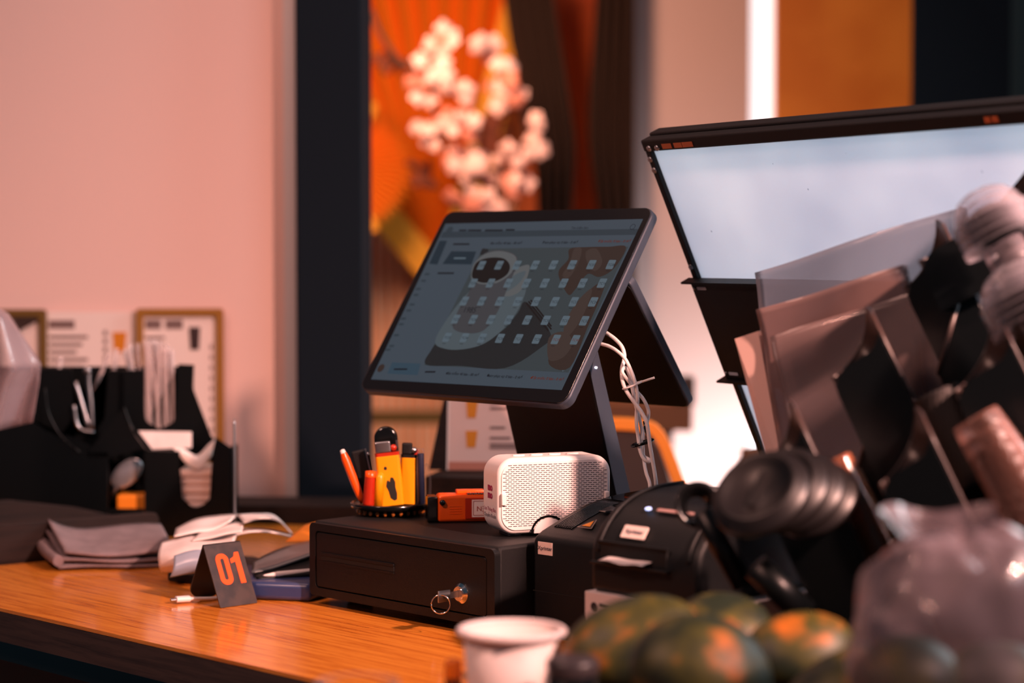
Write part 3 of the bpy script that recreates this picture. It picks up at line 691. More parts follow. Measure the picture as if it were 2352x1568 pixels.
bm = B(); prism(bm, [(-.0060, -.0068), (.0060, -.0068), (0, .0065)], .0006, .0010, M4=lidM(.055, .034)); part(wl, 'warning_triangle', bm, mat('warn_orange', (250, 150, 10), .4), None, label='orange warning triangle')
bm = B(); surf(bm, lambda u, v: Vector((.042 + u*.040, .062 + v*.022, top1(.062+v*.022)+.0035-.002*v)), 3, 4); part(s, 'lid_latch', bm, M['blackg'], None, solid=.002)
bm = B(); box(bm, .0, W1, -.0004, .0006, .050, .051); part(s, 'seam', bm, M['dark'], None)
for x in (.100, .116):
    bm = B(); box(bm, x-.006, x+.006, D1-.030, D1-.010, .148, .1525); part(s, 'cable_port', bm, M['steel'], None, bevel=.001)
# carton under second printer
c2 = PY(1343, 1365, 2.06); C2M = TR(c2.x, c2.y, TOP+.0005, A_DEG)
bm = B(); cs = thing('carton', 'low white carton with printed text under the second printer', 'box', C2M)
box(bm, 0, .165, 0, .20, 0, .0845); part(cs, 'box', bm, M['carton'], None, bevel=.001)
bm = B(); prism(bm, ellipse(.013, .070, .0045, .0045, 20), .0001, .0004, M4=XZ)
for i, (x, z, wd) in enumerate(((.020, .073, .035), (.020, .066, .030), (.010, .052, .03), (.010, .044, .045), (.010, .036, .04))):
    prism(bm, rrect(x, z-.0014, x+wd, z+.0014, .0006, 2), .0001, .0004, M4=XZ)
part(cs, 'print', bm, M['ink'], None)
P2M = C2M @ Matrix.Translation((.004, .004, .0852)); W2, D2 = .142, .185
s = thing('receipt_printer', 'black rounded receipt printer with paper in its slot on a white carton', 'printer', P2M)
prof = [(0, 0), (D2, 0), (D2, .085), (D2-.02, .094), (.13, .099), (.09, .098), (.06, .093), (.035, .083), (.016, .068), (.004, .052), (0, .040)]
bm = B(); prism(bm, prof, 0, W2, M4=YZ); part(s, 'housing', bm, M['black'], None, bevel=.006, segs=4)
def arc_strip(x0_, x1_, off):
    g_ = [(y, z) for y, z in [(0, .040), (.004, .052), (.016, .068), (.035, .083), (.06, .093), (.09, .098), (.13, .099)]]
    bm = B(); pts_ = [Vector((x0_, y-.0008*off, z+.001*off)) for y, z in g_]; tube(bm, smooth_path(pts_, 4), x1_, 8); return bm
part(s, 'lid_seam', arc_strip(.012, .0022, 1), M['black'], None); part(s, 'lid_seam', arc_strip(W2-.012, .0022, 1), M['black'], None)
bm = B(); box(bm, .014, .102, -.0006, .004, .0325, .0500); sl = part(s, 'paper_slot', bm, M['dark'], None)
bm = B(); box(bm, .012, .105, -.003, .001, .0500, .0525); part(s, 'tear_bar', bm, M['black'], None, bevel=.0006)
bm = B(); box(bm, .006, .108, -.008, .001, .0290, .0315); part(s, 'lower_lip', bm, M['black'], None, bevel=.0008)
def pap(u, v): return Vector((.026 + u*.058, .006 - v*.022, .0375 - .003*v*v + .001*math.sin(u*9)*v))
bm = B(); surf(bm, pap, 12, 6); o = wsolo('receipt', bm, M['paper'], 'short end of white receipt paper sticking out of the second printer slot', 'receipt', (0, 0, 0), solid=.0003); o.matrix_world = P2M
bm = B(); m_ = P2M @ Matrix.Translation((.052, .0095, .0625)) @ Matrix.Rotation(R(54), 4, 'X')
prism(bm, rrect(-.0155, -.007, .0155, .007, .001, 2), 0, .0012); lb = part(s, 'name_label', bm, M['card'], m_)
bm = B(); add_text(bm, 'Xprinter', .0068, Matrix.Translation((0, 0, .0015)), 0, bold=.00015); part(lb, 'lettering', bm, M['navyink'], m_)
bm = B(); m_ = P2M @ Matrix.Translation((.050, .032, .0840)) @ Matrix.Rotation(R(32), 4, 'X'); prism(bm, ellipse(0, 0, .004, .0025, 16), 0, .0009); part(s, 'power_light', bm, mat('blue_led', (200, 220, 255), .3, emit=(150, 190, 255), estr=1.5), m_, label='pale blue indicator light')
bm = B(); prism(bm, rrect(.012, -.002, .060, .002, .0015, 3), 0, .0009); part(s, 'status_strip', bm, mat('silver_strip', (190, 150, 145), .3, metal=.5), m_)

# ================================================================== TABLE NUMBER 01
ta = PZ(507, 1397, TOP); tb = PZ(592, 1385, TOP); TA = math.degrees(math.atan2(tb.y-ta.y, tb.x-ta.x)); TWd = (tb-ta).length
TM = TR(ta.x, ta.y, TOP+.0006, TA)
s = thing('table_number_sign', 'small folded dark card stand with orange 01 on the counter', 'sign', TM)
tt = .036; th = .0715
nrm = Vector((0, -th, tt)).normalized(); upv = Vector((0, tt, th)).normalized(); Lh = math.hypot(tt, th)
m1 = frame((0, 0, 0), (1, 0, 0), tuple(upv), tuple(nrm))
bm = B(); prism(bm, rrect(0, 0, TWd, Lh, .002, 3), -.0018, 0); fl = part(s, 'front_leaf', bm, mat('slate_plastic', (72, 62, 60), .35, c2=(54, 50, 52), vscale=60), TM @ m1, bevel=.0003)
upb = Vector((0, -tt, th)).normalized()
m2 = frame((0, 2*tt, 0), (1, 0, 0), tuple(upb), tuple(Vector((1, 0, 0)).cross(upb)))
pts_ = [(0, Lh)] + [(0, .02)] + ellipse(TWd/2, .02, TWd/2, .02, 16, 0, 180, 360) + [(TWd, Lh)]
pts_ = [(0, Lh)] + ellipse(TWd/2, .02, TWd/2, .02, 16, 0, 180, 360) + [(TWd, Lh)]
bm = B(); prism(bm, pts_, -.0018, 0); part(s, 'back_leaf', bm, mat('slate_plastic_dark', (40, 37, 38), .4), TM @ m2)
def bold_glyph(bm, kind, x0, y0, w_, h_, M4):
    if kind == '0':
        ring_face(bm, rrect(x0, y0, x0+w_, y0+h_, w_*.46, 8), rrect(x0+w_*.36, y0+h_*.16, x0+w_*.64, y0+h_*.84, w_*.13, 8), .0001, .0006, M4)
    else:
        prism(bm, [(x0+w_*.40, y0), (x0+w_*.85, y0), (x0+w_*.85, y0+h_), (x0+w_*.50, y0+h_), (x0+w_*.36, y0+h_*.86), (x0+w_*.02, y0+h_*.80), (x0+w_*.02, y0+h_*.66), (x0+w_*.40, y0+h_*.70)], .0001, .0006, M4=M4)
bm = B(); bold_glyph(bm, '0', TWd*.20, Lh*.34, TWd*.34, Lh*.50, Matrix.Identity(4)); bold_glyph(bm, '1', TWd*.58, Lh*.34, TWd*.32, Lh*.50, Matrix.Identity(4))
part(fl, 'number', bm, mat('orange_number', (236, 84, 4), .5), TM @ m1, label='orange 01')
# USB-C plug
up_ = PZ(392, 1387, TOP); UM = TR(up_.x, up_.y, TOP+.0052, 24)
s = thing('charging_cable', 'white USB-C cable end lying on the counter left of the 01 sign', 'cable', UM)
bm = B(); prism(bm, rrect(-.0042, -.0014, .0042, .0014, .0013, 5), 0, .0065, M4=Matrix(((0,0,1,0),(1,0,0,0),(0,1,0,0),(0,0,0,1)))); part(s, 'plug', bm, M['steel'], None)
bm = B(); prism(bm, rrect(-.0060, -.0036, .0060, .0036, .0034, 6), .0065, .024, M4=Matrix(((0,0,1,0),(1,0,0,0),(0,1,0,0),(0,0,0,1)))); part(s, 'plug_shell', bm, M['white'], None, bevel=.0008)
bm = B(); tube(bm, smooth_path([(.024, 0, 0), (.033, 0, -.0005), (.060, .006, -.0025), (.10, .03, -.003), (.14, .045, -.003)], 5), [.0030] + [.0022]*20, 10); part(s, 'cord', bm, M['whitec'], None)

# ================================================================== PAPERS, SPIKE, BOOK, BLUE CASE
sk = PZ(540, 1292, TOP); sk = Vector((sk.x, sk.y, TOP))
s = thing('receipt_spike', 'thin upright steel bill spike standing through the receipts', 'receipt spike', Matrix.Translation(sk + Vector((0, 0, .0006))))
top_z = PY(540, 957, sk.y).z - TOP
bm = B(); lathe(bm, [(0, .004), (.035, .004), (.037, .001), (.036, 0), (0, 0)], 32); part(s, 'base', bm, M['black'], None)
bm = B(); lathe(bm, [(.0016, .004), (.0016, top_z-.01), (0, top_z)], 10); part(s, 'rod', bm, M['steel'], None)
def curl(label, P, thick, m=None, name='receipt', grp='receipts heaped on the bill spike', cat='receipt'):
    # P: list of rows of control points (pixel x, pixel y, depth) -> smooth sheet
    rows = [smooth_path([PY(*q) for q in r], 5) for r in P]
    cols = [smooth_path([r[i] for r in rows], 5) for i in range(len(rows[0]))]
    nu, nv = len(cols)-1, len(cols[0])-1
    bm = B(); g = [[bm.verts.new(c) for c in col] for col in cols]
    for i in range(nu):
        for j in range(nv):
            f = bm.faces.new((g[i][j], g[i+1][j], g[i+1][j+1], g[i][j+1])); f.smooth = True
    return wsolo(name, bm, m or M['paper'], label, cat, PY(*P[0][0]), grp, solid=thick)
curl('curled pale receipt arching over the top of the heap to the left', [[(405, 1214, 2.78), (450, 1192, 2.80), (500, 1184, 2.82), (545, 1181, 2.84)], [(400, 1232, 2.66), (450, 1222, 2.67), (490, 1216, 2.68), (530, 1196, 2.69)]], .0016)
curl('curled pale receipt arching from the spike down to the right end', [[(545, 1182, 2.80), (590, 1180, 2.80), (630, 1184, 2.80), (668, 1222, 2.80)], [(560, 1200, 2.68), (600, 1190, 2.68), (640, 1196, 2.69), (672, 1228, 2.70)]], .002)
curl('pale receipt sheet under the arching one at right, with dark gap above', [[(500, 1228, 2.76), (560, 1214, 2.78), (620, 1216, 2.78), (672, 1228, 2.78)], [(500, 1240, 2.66), (570, 1222, 2.66), (620, 1222, 2.67), (668, 1232, 2.68)]], .0022)
curl('white receipt lying across the middle of the heap', [[(470, 1212, 2.72), (510, 1206, 2.72), (545, 1200, 2.72), (560, 1204, 2.72)], [(440, 1242, 2.62), (480, 1236, 2.62), (520, 1226, 2.62), (556, 1220, 2.62)]], .0016)
curl('white crumpled receipt bulging down over the left end of the heap', [[(372, 1246, 2.66), (400, 1238, 2.68), (440, 1230, 2.68), (500, 1232, 2.68), (545, 1222, 2.68)], [(364, 1270, 2.61), (400, 1262, 2.60), (440, 1252, 2.60), (500, 1250, 2.60), (540, 1238, 2.60)], [(366, 1300, 2.60), (400, 1290, 2.585), (440, 1276, 2.58), (490, 1266, 2.58), (530, 1262, 2.58)], [(372, 1312, 2.62), (400, 1312, 2.60), (440, 1304, 2.585), (480, 1296, 2.58), (520, 1290, 2.58)]], .0014)
curl('blue tinted crumpled film under the left receipts', [[(400, 1276, 2.575), (430, 1266, 2.575), (460, 1262, 2.575), (500, 1270, 2.575)], [(398, 1306, 2.565), (430, 1296, 2.565), (460, 1292, 2.565), (500, 1290, 2.565)], [(390, 1326, 2.57), (430, 1318, 2.57), (470, 1312, 2.57), (500, 1308, 2.57)]], .001, mat('pale_blue_film', (150, 160, 178), .3), 'plastic_film', None, 'plastic film')
# dark folder / booklet under everything
def slab(name, label, cat, pxy, z0, z1, m, bevel=.002):
    P = [PZ(x, y, z0) for x, y in pxy]; org = sum(P, Vector())/len(P); bm = B()
    prism(bm, [(p.x-org.x, p.y-org.y) for p in P], 0, z1-z0); return solo(name, bm, m, label, cat, Matrix.Translation(org), bevel=bevel)
slab('wallet', 'flat black folder under the receipts behind the 01 sign', 'folder', [(385, 1334), (520, 1352), (640, 1335), (600, 1300), (440, 1300)], TOP+.0008, TOP+.012, M['black'])
slab('storage_case', 'glossy dark blue case lying between the 01 sign and the cash drawer', 'case', [(560, 1376), (712, 1382), (760, 1368), (700, 1338), (560, 1334)], TOP+.0008, TOP+.023, M['blue'], bevel=.006)
curl('dark teal plastic sleeve slanting up toward the cash drawer', [[(580, 1290, 2.60), (620, 1270, 2.62), (660, 1255, 2.64), (730, 1238, 2.66)], [(578, 1315, 2.54), (620, 1308, 2.55), (660, 1295, 2.56), (730, 1270, 2.58)]], .002, mat('teal_sleeve', (76, 78, 82), .25), 'plastic_sleeve', None, 'plastic sleeve')
curl('black notebook leaning under the teal sleeve beside the cash drawer', [[(582, 1316, 2.56), (640, 1302, 2.57), (730, 1272, 2.60)], [(590, 1332, 2.52), (650, 1326, 2.53), (730, 1318, 2.54)]], .006, M['black'], 'notebook', None, 'notebook')
curl('bright orange paper corner rising behind the cash drawer left end', [[(700, 1206, 2.72), (720, 1200, 2.72), (745, 1196, 2.72)], [(656, 1244, 2.66), (700, 1243, 2.66), (740, 1243, 2.66)]], .001, mat('orange_paper', (250, 140, 26), .7), 'note_paper', None, 'paper')
pa, pb = PZ(608, 1321, TOP+.027), PZ(735, 1310, TOP+.029)
o = thing('pen', 'white pen lying on the dark blue case', 'pen', Matrix.Translation(pa) @ (pb-pa).to_track_quat('X', 'Z').to_matrix().to_4x4()); L = (pb-pa).length
XA = Matrix(((0,0,1,0),(1,0,0,0),(0,1,0,0),(0,0,0,1)))
bm = B(); lathe(bm, [(0, -.003), (.0012, .0), (.0036, .016), (.0038, L), (0, L)], 14, M4=XA); part(o, 'barrel', bm, M['white'], None)

# ================================================================== FOLDED CLOTH
cq = [(95, 1262), (150, 1305), (372, 1305), (372, 1275)]
p0, p1, p2, p3 = PZ(135, 1312, TOP), PZ(385, 1304, TOP), PZ(356, 1270, TOP), PZ(96, 1288, TOP)
def cloth_layer(z, amp, ph, sx=0, k=1):
    def f(u, v):
        p = (p0*(1-u)+p1*u)*(1-v) + (p3*(1-u)+p2*u)*v
        c = (1-u)**5*.020*v
        return Vector((p.x + sx, p.y + .004*math.sin(u*7+ph), z + amp*(.5+.5*math.sin(u*5+ph+v*2)) + c + .008*v*k))
    return f
s = thing('folded_cloth', 'folded grey cloth lying flat in front of the dark tray', 'cloth', Matrix.Translation((p0+p2)/2))
I4 = Matrix.Identity(4)
for i, (z, am, ph) in enumerate(((TOP+.0035, .002, 0), (TOP+.0105, .004, 1.2), (TOP+.0195, .006, 2.2))):
    bm = B(); surf(bm, cloth_layer(z, am, ph, .004*i, 1+.6*i), 24, 8); part(s, 'fold', bm, M['cloth'], I4, solid=.0035)
bm = B()
tube(bm, smooth_path([p3*(1-t)+p0*t + Vector((-.004*math.sin(t*3.1), 0, .014 + .010*(1-t))) for t in (0, .25, .5, .75, 1)], 4), .0075, 10); part(s, 'folded_edge', bm, M['cloth'], I4)

# ================================================================== DARK TRAY at left
t0, t1 = PZ(0, 1203, .957), PZ(366, 1174, .957); tdir = (t1-t0).normalized(); ta_ = math.degrees(math.atan2(tdir.y, tdir.x))
TMx = TR(t1.x, t1.y, TOP+.0006, ta_); 
s = thing('serving_tray', 'dark brown deep tray with rounded rim at the left end of the counter', 'tray', TMx)
tl = .42; tdp = .17; hh = .056
bm = B(); box(bm, -tl, 0, 0, tdp, 0, .004); part(s, 'bottom', bm, M['darkwood'], None)
bm = B()
prism(bm, [(-tl, 0), (-.012, 0), (-.003, .004), (0, .014), (0, hh-.010), (-.004, hh-.002), (-.014, hh), (-tl, hh)], -.008, 0, M4=XZ); part(s, 'front_wall', bm, M['darkwood'], None, bevel=.002)
bm = B(); prism(bm, [(-tl, 0), (0, 0), (0, hh*.6), (-.06, hh*.9), (-.16, hh+.012), (-tl, hh+.010)], -tdp, -tdp+.008, M4=XZ); part(s, 'back_wall', bm, M['darkwood'], None, bevel=.002)
bm = B(); box(bm, -.010, -.001, .008, tdp-.008, .004, hh*.62); part(s, 'end_wall', bm, M['darkwood'], None, bevel=.002)

# ================================================================== BLACK ORGANISER with straws and napkins
OY = 3.06
def OP(px, py, dy=0): return PY(px, py, OY+dy)
orx = OP(528, 1100).x; ORM = Matrix.Translation((OP(310, 1100).x, OY, TOP+.0006))
s = thing('cup_organiser', 'black acrylic counter organiser with curved compartments holding straws and napkins', 'organiser', ORM)
def plate(pix, dy, th, name, m=None, fr=I4, extra=None):
    bm = B(); P = [OP(x, y, dy) for x, y in pix]
    lo = [bm.verts.new(p) for p in P]; hi = [bm.verts.new(p + Vector((0, th, 0))) for p in P]; n = len(P)
    bm.faces.new(lo); bm.faces.new(hi[::-1])
    for i in range(n): bm.faces.new((lo[i], lo[(i+1) % n], hi[(i+1) % n], hi[i]))
    bmesh.ops.triangulate(bm, faces=[f for f in bm.faces if len(f.verts) > 4])
    return part(s, name, bm, m or M['acry'], I4)
def arc(cx, cy, rx, ry, a0, a1, n=10): return [(cx+rx*math.cos(R(a0+(a1-a0)*i/n)), cy+ry*math.sin(R(a0+(a1-a0)*i/n))) for i in range(n+1)]
zb = 1247
# front lower plate, right: U notch for napkins
plate([(332, zb), (332, 1030)] + [(345, 1034), (412, 1036)] + arc(450, 1128, 38, 38, 180, 0) + [(488, 1036), (495, 1005), (508, 1022), (528, 1027), (528, zb)], 0, .006, 'front_plate')
plate([(250, zb), (250, 1168), (330, 1168), (330, zb)], 0.0005, .006, 'front_sill')
plate([(-60, zb), (-60, 960), (60, 960), (100, 985), (140, 1015), (200, 1040), (248, 1040), (248, zb)], 0, .006, 'front_plate')
plate([(248, 1052), (262, 1048), (290, 1040), (332, 1030), (300, 985), (285, 935), (200, 1040), (200, 1052)], .0, .006, 'web_plate')
# middle stepped plates
plate([(95, 1060), (95, 846), (163, 846), (168, 880), (170, 960), (185, 990), (220, 992), (240, 960), (248, 850), (330, 848), (330, 1060)], .075, .006, 'middle_plate')
# upper rear plate with U slot for straws and sweeping right edge
plate([(285, 1060), (285, 850), (328, 850)] + [(329, 930)] + arc(368, 945, 38, 40, 180, 0) + [(406, 850), (410, 836), (445, 838), (443, 890), (448, 925), (462, 965), (482, 1000), (508, 1022), (508, 1060)], .06, .006, 'rear_plate')
plate([(-60, 1060), (-60, 846), (95, 846), (95, 1060)], .078, .006, 'middle_plate')
bm = B(); box(bm, OP(528, 0).x-.006, OP(528, 0).x, OY+.006, OY+.06, TOP+.001, OP(0, 1027).z); part(s, 'side_panel', bm, M['acry'], I4, bevel=.001)
bm = B(); box(bm, OP(-60, 0).x, OP(500, 0, .1).x, OY+.006, OY+.12, TOP+.001, TOP+.006); part(s, 'floor_plate', bm, M['acry'], I4)
bm = B(); box(bm, OP(-60, 0).x, OP(430, 0, .12).x, OY+.116, OY+.12, TOP+.006, OP(0, 846, .06).z); part(s, 'back_plate', bm, M['acry'], I4)
for px in (110, 250, 405):
    bm = B(); box(bm, OP(px, 0).x, OP(px, 0).x+.004, OY+.082, OY+.115, TOP+.006, OP(0, 860, .08).z); part(s, 'divider', bm, M['acry'], I4)
for (pl, top_) in ([[(103, 890), (112, 950), (140, 1000), (185, 1040)], 0], [[(285, 935), (295, 965), (308, 990)], 0]):
    bm = B(); tube(bm, smooth_path([OP(x, y, -.002) for x, y in pl], 5), .0012, 6); part(s, 'lit_edge', bm, M['acry'], I4)
# straws
for i in range(22):
    x = 333 + (i % 11)*6.6 + random.uniform(-3, 3); d_ = .068 + .012*(i // 11)
    lean = random.uniform(-14, 10); tp = random.uniform(778, 826)
    a = OP(x, 985, d_); b = OP(x + lean - (8 if i % 2 else 22)*(i % 3 == 0), tp, d_)
    bm = B(); tube(bm, [a-Vector((0, 0, .03)), b], .0030, 8, caps=False)
    wsolo('drinking_straw', bm, M['straw'], 'clear drinking straw in the bunch standing in the organiser slot', 'straw', a, 'clear straws in the organiser')
for i, (xa, xb, tp, w_) in enumerate(((215, 250, 812, 10), (255, 268, 800, 10), (295, 300, 790, 12), (310, 285, 802, 8), (130, 140, 818, 16))):
    a = OP(xa, 900, .10); b = OP(xb, tp, .11)
    bm = B(); tube(bm, [a, b], .0032, 8, caps=False)
    wsolo('drinking_straw', bm, M['straw'], ('clear straw just right of the tongs, leaning right', 'second clear straw right of the tongs, nearly upright', 'clear straw left of the main bunch standing upright', 'clear straw left of the main bunch leaning left', 'short clear straw left of the tongs, by the black plate')[i], 'straw', a)
# stirrers / tongs
a = OP(208, 985, .070)
o = thing('tongs', 'metal tongs with pinkish arms hanging in the left organiser compartment', 'tongs', Matrix.Translation(a))
bm = B(); tube(bm, smooth_path([OP(204, 850, .072), OP(204, 880, .071), OP(210, 930, .070), OP(212, 988, .069)], 4), .0034, 8); part(o, 'arm', bm, M['steel'], I4)
bm = B(); tube(bm, smooth_path([OP(173, 876, .072), OP(188, 925, .071), OP(206, 985, .070)], 4), .0034, 8); part(o, 'arm', bm, M['steel'], I4)
bm = B(); tube(bm, smooth_path([OP(170, 930, .068), OP(176, 970, .068), OP(190, 988, .068), OP(216, 992, .068)], 5), .0030, 8); part(o, 'loop', bm, M['steel'], I4)
bm = B(); ellipsoid(bm, OP(200, 851, .07), (.006, .003, .006), 12); part(o, 'rivet', bm, M['steel'], I4)
# napkins
bm = B()
for k in range(7):
    z = TOP + .014 + k*.0125; box(bm, OP(400, 0).x, OP(500, 0).x, OY+.010+.001*(k % 2), OY+.10, z, z+.0115)
solo_ = wsolo('napkin_stack', bm, mat('napkin', (246, 214, 200), .9, bump=.3), 'stack of white paper napkins behind the rounded organiser slot', 'napkins', OP(450, 1160, .01), bevel=.003)
solo_['kind'] = 'stuff'
curl('white napkin draped up over the edge of the napkin stack', [[(388, 1022, 3.09), (420, 1030, 3.08), (452, 1046, 3.075), (478, 1022, 3.08), (494, 1008, 3.09)], [(405, 1036, 3.072), (425, 1042, 3.070), (452, 1056, 3.068), (475, 1042, 3.070), (494, 1020, 3.074)], [(415, 1050, 3.072), (430, 1066, 3.070), (452, 1078, 3.068), (472, 1066, 3.070), (486, 1046, 3.074)]], .001, mat('napkin_white', (252, 236, 230), .9), 'napkin', None, 'napkin')
bm = B(); P = [OP(318, 990, .03), OP(440, 992, .03), OP(440, 1028, .02), OP(350, 1032, .02)]
bm.faces.new([bm.verts.new(p) for p in P]); wsolo('paper_sheet', bm, M['paper'], 'flat pale paper wedge lying above the napkin slot', 'paper', P[2], solid=.003)
# spoon + amber tub seen through the gap
c = OP(291, 1087, .03)
o = thing('spoon', 'steel spoon with oval bowl showing in the organiser gap', 'spoon', Matrix.Translation(c))
bm = B(); ellipsoid(bm, (0, 0, 0), (.029, .006, .017), 24, M4=Matrix.Translation(c) @ Matrix.Rotation(R(-42), 4, 'Y')); part(o, 'bowl', bm, mat('spoon_steel', (200, 200, 206), .25, metal=.7), I4)
bm = B(); tube(bm, [OP(270, 1105, .03), OP(256, 1150, .035)], .003, 8); part(o, 'handle', bm, M['steel'], I4)
bm = B(); box(bm, OP(252, 0).x, OP(330, 0).x, OY+.02, OY+.06, TOP+.007, OP(0, 1140).z); wsolo('sugar_tub', bm, mat('amber_tub', (240, 140, 30), .5), 'amber tub behind the organiser gap below the spoon', 'tub', OP(290, 1240, .04), bevel=.003)
# plastic bag hanging at far left edge
def bagf(u, v):
    e = [(-30, 690), (20, 720), (52, 770), (95, 835), (90, 880), (75, 970)]
    t = u*5; i = min(int(t), 4); f_ = t-i; x = e[i][0]*(1-f_)+e[i+1][0]*f_; y = e[i][1]*(1-f_)+e[i+1][1]*f_
    xx = -60 + (x+60)*v; yy = y + (1-v)*30
    return PY(xx, yy, 2.86 + .03*math.sin(v*6+u*3))
bm = B(); surf(bm, bagf, 20, 14); wsolo('plastic_bag', bm, M['bag'], 'clear plastic bag hanging over the organiser at the left edge', 'bag', PY(0, 970, 2.87), solid=.0006)

# ================================================================== MENU CARDS on the wall and on the ledge
def menu(label, px0, px1, py0, py1, Y, frame_w, col, items, pic, tilt=0, lit=True):
    A, Bq = PY(px0, py1, Y), PY(px1, py0, Y); w_, h_ = Bq.x-A.x, Bq.z-A.z
    m4 = Matrix.Translation(A); o = thing('menu_board', label, 'menu', m4)
    if frame_w:
        bm = B(); ring_face(bm, rrect(0, 0, w_, h_, .006, 4), rrect(frame_w, frame_w, w_-frame_w, h_-frame_w, .003, 4), 0, .010, XZ); part(o, 'frame', bm, col, None)
    bm = B(); y0 = items[0]*h_; prism(bm, rrect(frame_w*.8, frame_w*.8 + y0, w_-frame_w*.8, h_-frame_w*.8, .002, 2), -.002, .002, M4=XZ); sh_ = part(o, 'sheet', bm, M['card'], None)
    if y0 > 0:
        bm = B(); prism(bm, rrect(frame_w*.8, frame_w*.8, w_-frame_w*.8, frame_w*.8 + y0, .001, 2), -.002, .002, M4=XZ); part(o, 'lower_band', bm, col, None)
    bm = B()
    for (x, y, ww, hh_) in items[1]: prism(bm, rrect(x*w_, y*h_, (x+ww)*w_, (y+hh_)*h_, .0008, 1), .002, .0026, M4=XZ)
    if items[1]: part(sh_, 'printed_lines', bm, M['inkg'], None)
    for (x, y, ww, hh_, cm) in pic:
        bm = B(); a_, b_, c_, d_2 = x*w_, y*h_, (x+ww)*w_, (y+hh_)*h_
        prism(bm, [(a_+ww*w_*.12, b_), (c_-ww*w_*.12, b_), (c_, d_2), (a_, d_2)], .002, .0032, M4=XZ); part(sh_, 'drink_picture', bm, cm, None)
    return o
drk = mat('picture_cola', (50, 30, 30), .6); amb = mat('picture_amber', (214, 130, 12), .6)
lines = [(.10, .90, .18, .045), (.33, .90, .20, .045)] + [(.10, .85-.035*i, .22 - .02*(i % 3), .014) for i in range(8)] + [(.84, .80-.05*i, .03, .025) for i in range(12)]
menu('menu board with olive frame and dark drink picture, right one on the pink wall', 318, 514, 708, 1180, 3.485, .012, mat('olive_frame', (150, 100, 30), .5), (.33, lines), [(.60, .80, .13, .11, drk)])
menu('frameless menu sheet between the two framed boards on the pink wall', 110, 318, 716, 1100, 3.49, .0, M['card'], (.0, [(.03, .90, .28, .05)] + [(.03, .84-.045*i, .42-.06*(i % 3), .02) for i in range(6)] + [(.62, .86-.05*i, .04, .03) for i in range(6)]), [(.72, .76, .15, .12, amb)])
mo = menu('menu board with olive frame and brown corner, partly behind the hanging plastic bag', -90, 108, 710, 1180, 3.485, .012, mat('olive_frame_dark', (104, 74, 22), .5), (.0, []), [])
bm = B(); a_, b_, c_2 = PY(20, 712, 3.48), PY(104, 712, 3.48), PY(45, 760, 3.48)
prism(bm, [(a_.x, a_.z), (c_2.x, c_2.z), (b_.x, PY(104, 728, 3.48).z), (b_.x, b_.z)], -3.4775, -3.4765, M4=XZ); part(mo, 'brown_corner', bm, M['fabric'], I4)
# A-frame menu card on dark ledge behind the till
mz = PY(1025, 1083, 2.95).z
bm = B(); A0 = PY(985, 1083, 2.95); 
prism(bm, [(A0.x-.004, 2.90), (A0.x+.20, 2.84), (A0.x+.24, 2.99), (A0.x+.03, 3.06)], TOP+.0006, mz-.001)
wsolo('wooden_box', bm, M['darkwood'], 'dark wooden box under the tented menu card', 'box', Vector((A0.x+.1, 2.95, TOP+.0006)), bevel=.003)
mt = Matrix.Translation(PY(1026, 1079, 2.95)) @ Matrix.Rotation(R(-4), 4, 'Z') @ Matrix.Rotation(R(-10), 4, 'X')
s = thing('menu_card_stand', 'tented menu card with iced drink pictures behind the till', 'menu', mt)
mw, mh = (PY(1205, 1079, 2.95).x - PY(1026, 1079, 2.95).x), .135
bm = B(); box(bm, 0, mw, 0, .0015, 0, mh); cd_ = part(s, 'card', bm, mat('menu_card_paper', (224, 190, 180), .8), None)
bm = B(); box(bm, -.002, .0025, -.001, .002, 0, mh); part(s, 'edge_strip', bm, M['card'], None)
bm = B(); box(bm, 0, mw, -.0006, 0, 0, .012); part(cd_, 'bottom_band', bm, mat('rose_band', (190, 120, 100), .8), None)
for zc in (.033, .076):
    bm = B(); prism(bm, [(.029, zc), (.041, zc), (.044, zc+.024), (.027, zc+.024)], .0002, .0008, M4=XZ); part(cd_, 'drink_picture', bm, amb, None)
bm = B()
for (x, z, l) in ((.062, .045, .030), (.062, .036, .045), (.062, .031, .040), (.085, .016, .022), (.062, .088, .04), (.062, .096, .03), (.062, .060, .022)): box(bm, x, x+l, -.0006, 0, z, z+.0035)
part(cd_, 'printed_lines', bm, M['inkg'], None)
bm = B(); prism(bm, [(0, 0), (-.0, mh), (-.026, 0)], .0, .0012, M4=Matrix.Identity(4) @ XZ); part(s, 'back_leaf', bm, M['darkwood'], None)

# ================================================================== BIG FRAMED WHITE PANEL
TB = R(25); uu = Vector((.519, -.855, 0)).normalized(); mm = Vector((-uu.y, uu.x, 0))
tlc = PY(1475, 320, 2.5); upb_ = (-mm*math.sin(TB) + Vector((0, 0, math.cos(TB)))); nn = uu.cross(upb_)
BM = frame(tlc, uu, upb_, nn)                                           # x right, y up along the board, z towards the viewer
def BD(px, py): return on_plane(px, py, BM)
BW, BH = .74, .615
s = thing('framed_white_panel', 'large white sheet panel in a thin black metal frame leaning over the counter', 'panel', BM @ Matrix.Translation((BW/2, -BH, 0)))
bm = B(); box(bm, 0, BW, -.0155, 0, -.012, .004); box(bm, -.001, BW, -.003, .003, -.030, -.012); part(s, 'top_rail', bm, M['blackm'], BM, bevel=.0025)
bm = B(); box(bm, .0, .0095, -BH, -.0156, -.010, .002); part(s, 'side_rail', bm, M['blackm'], BM, bevel=.001)
bm = B(); box(bm, BW-.0095, BW, -BH, -.0156, -.010, .002); part(s, 'side_rail', bm, M['blackm'], BM, bevel=.001)
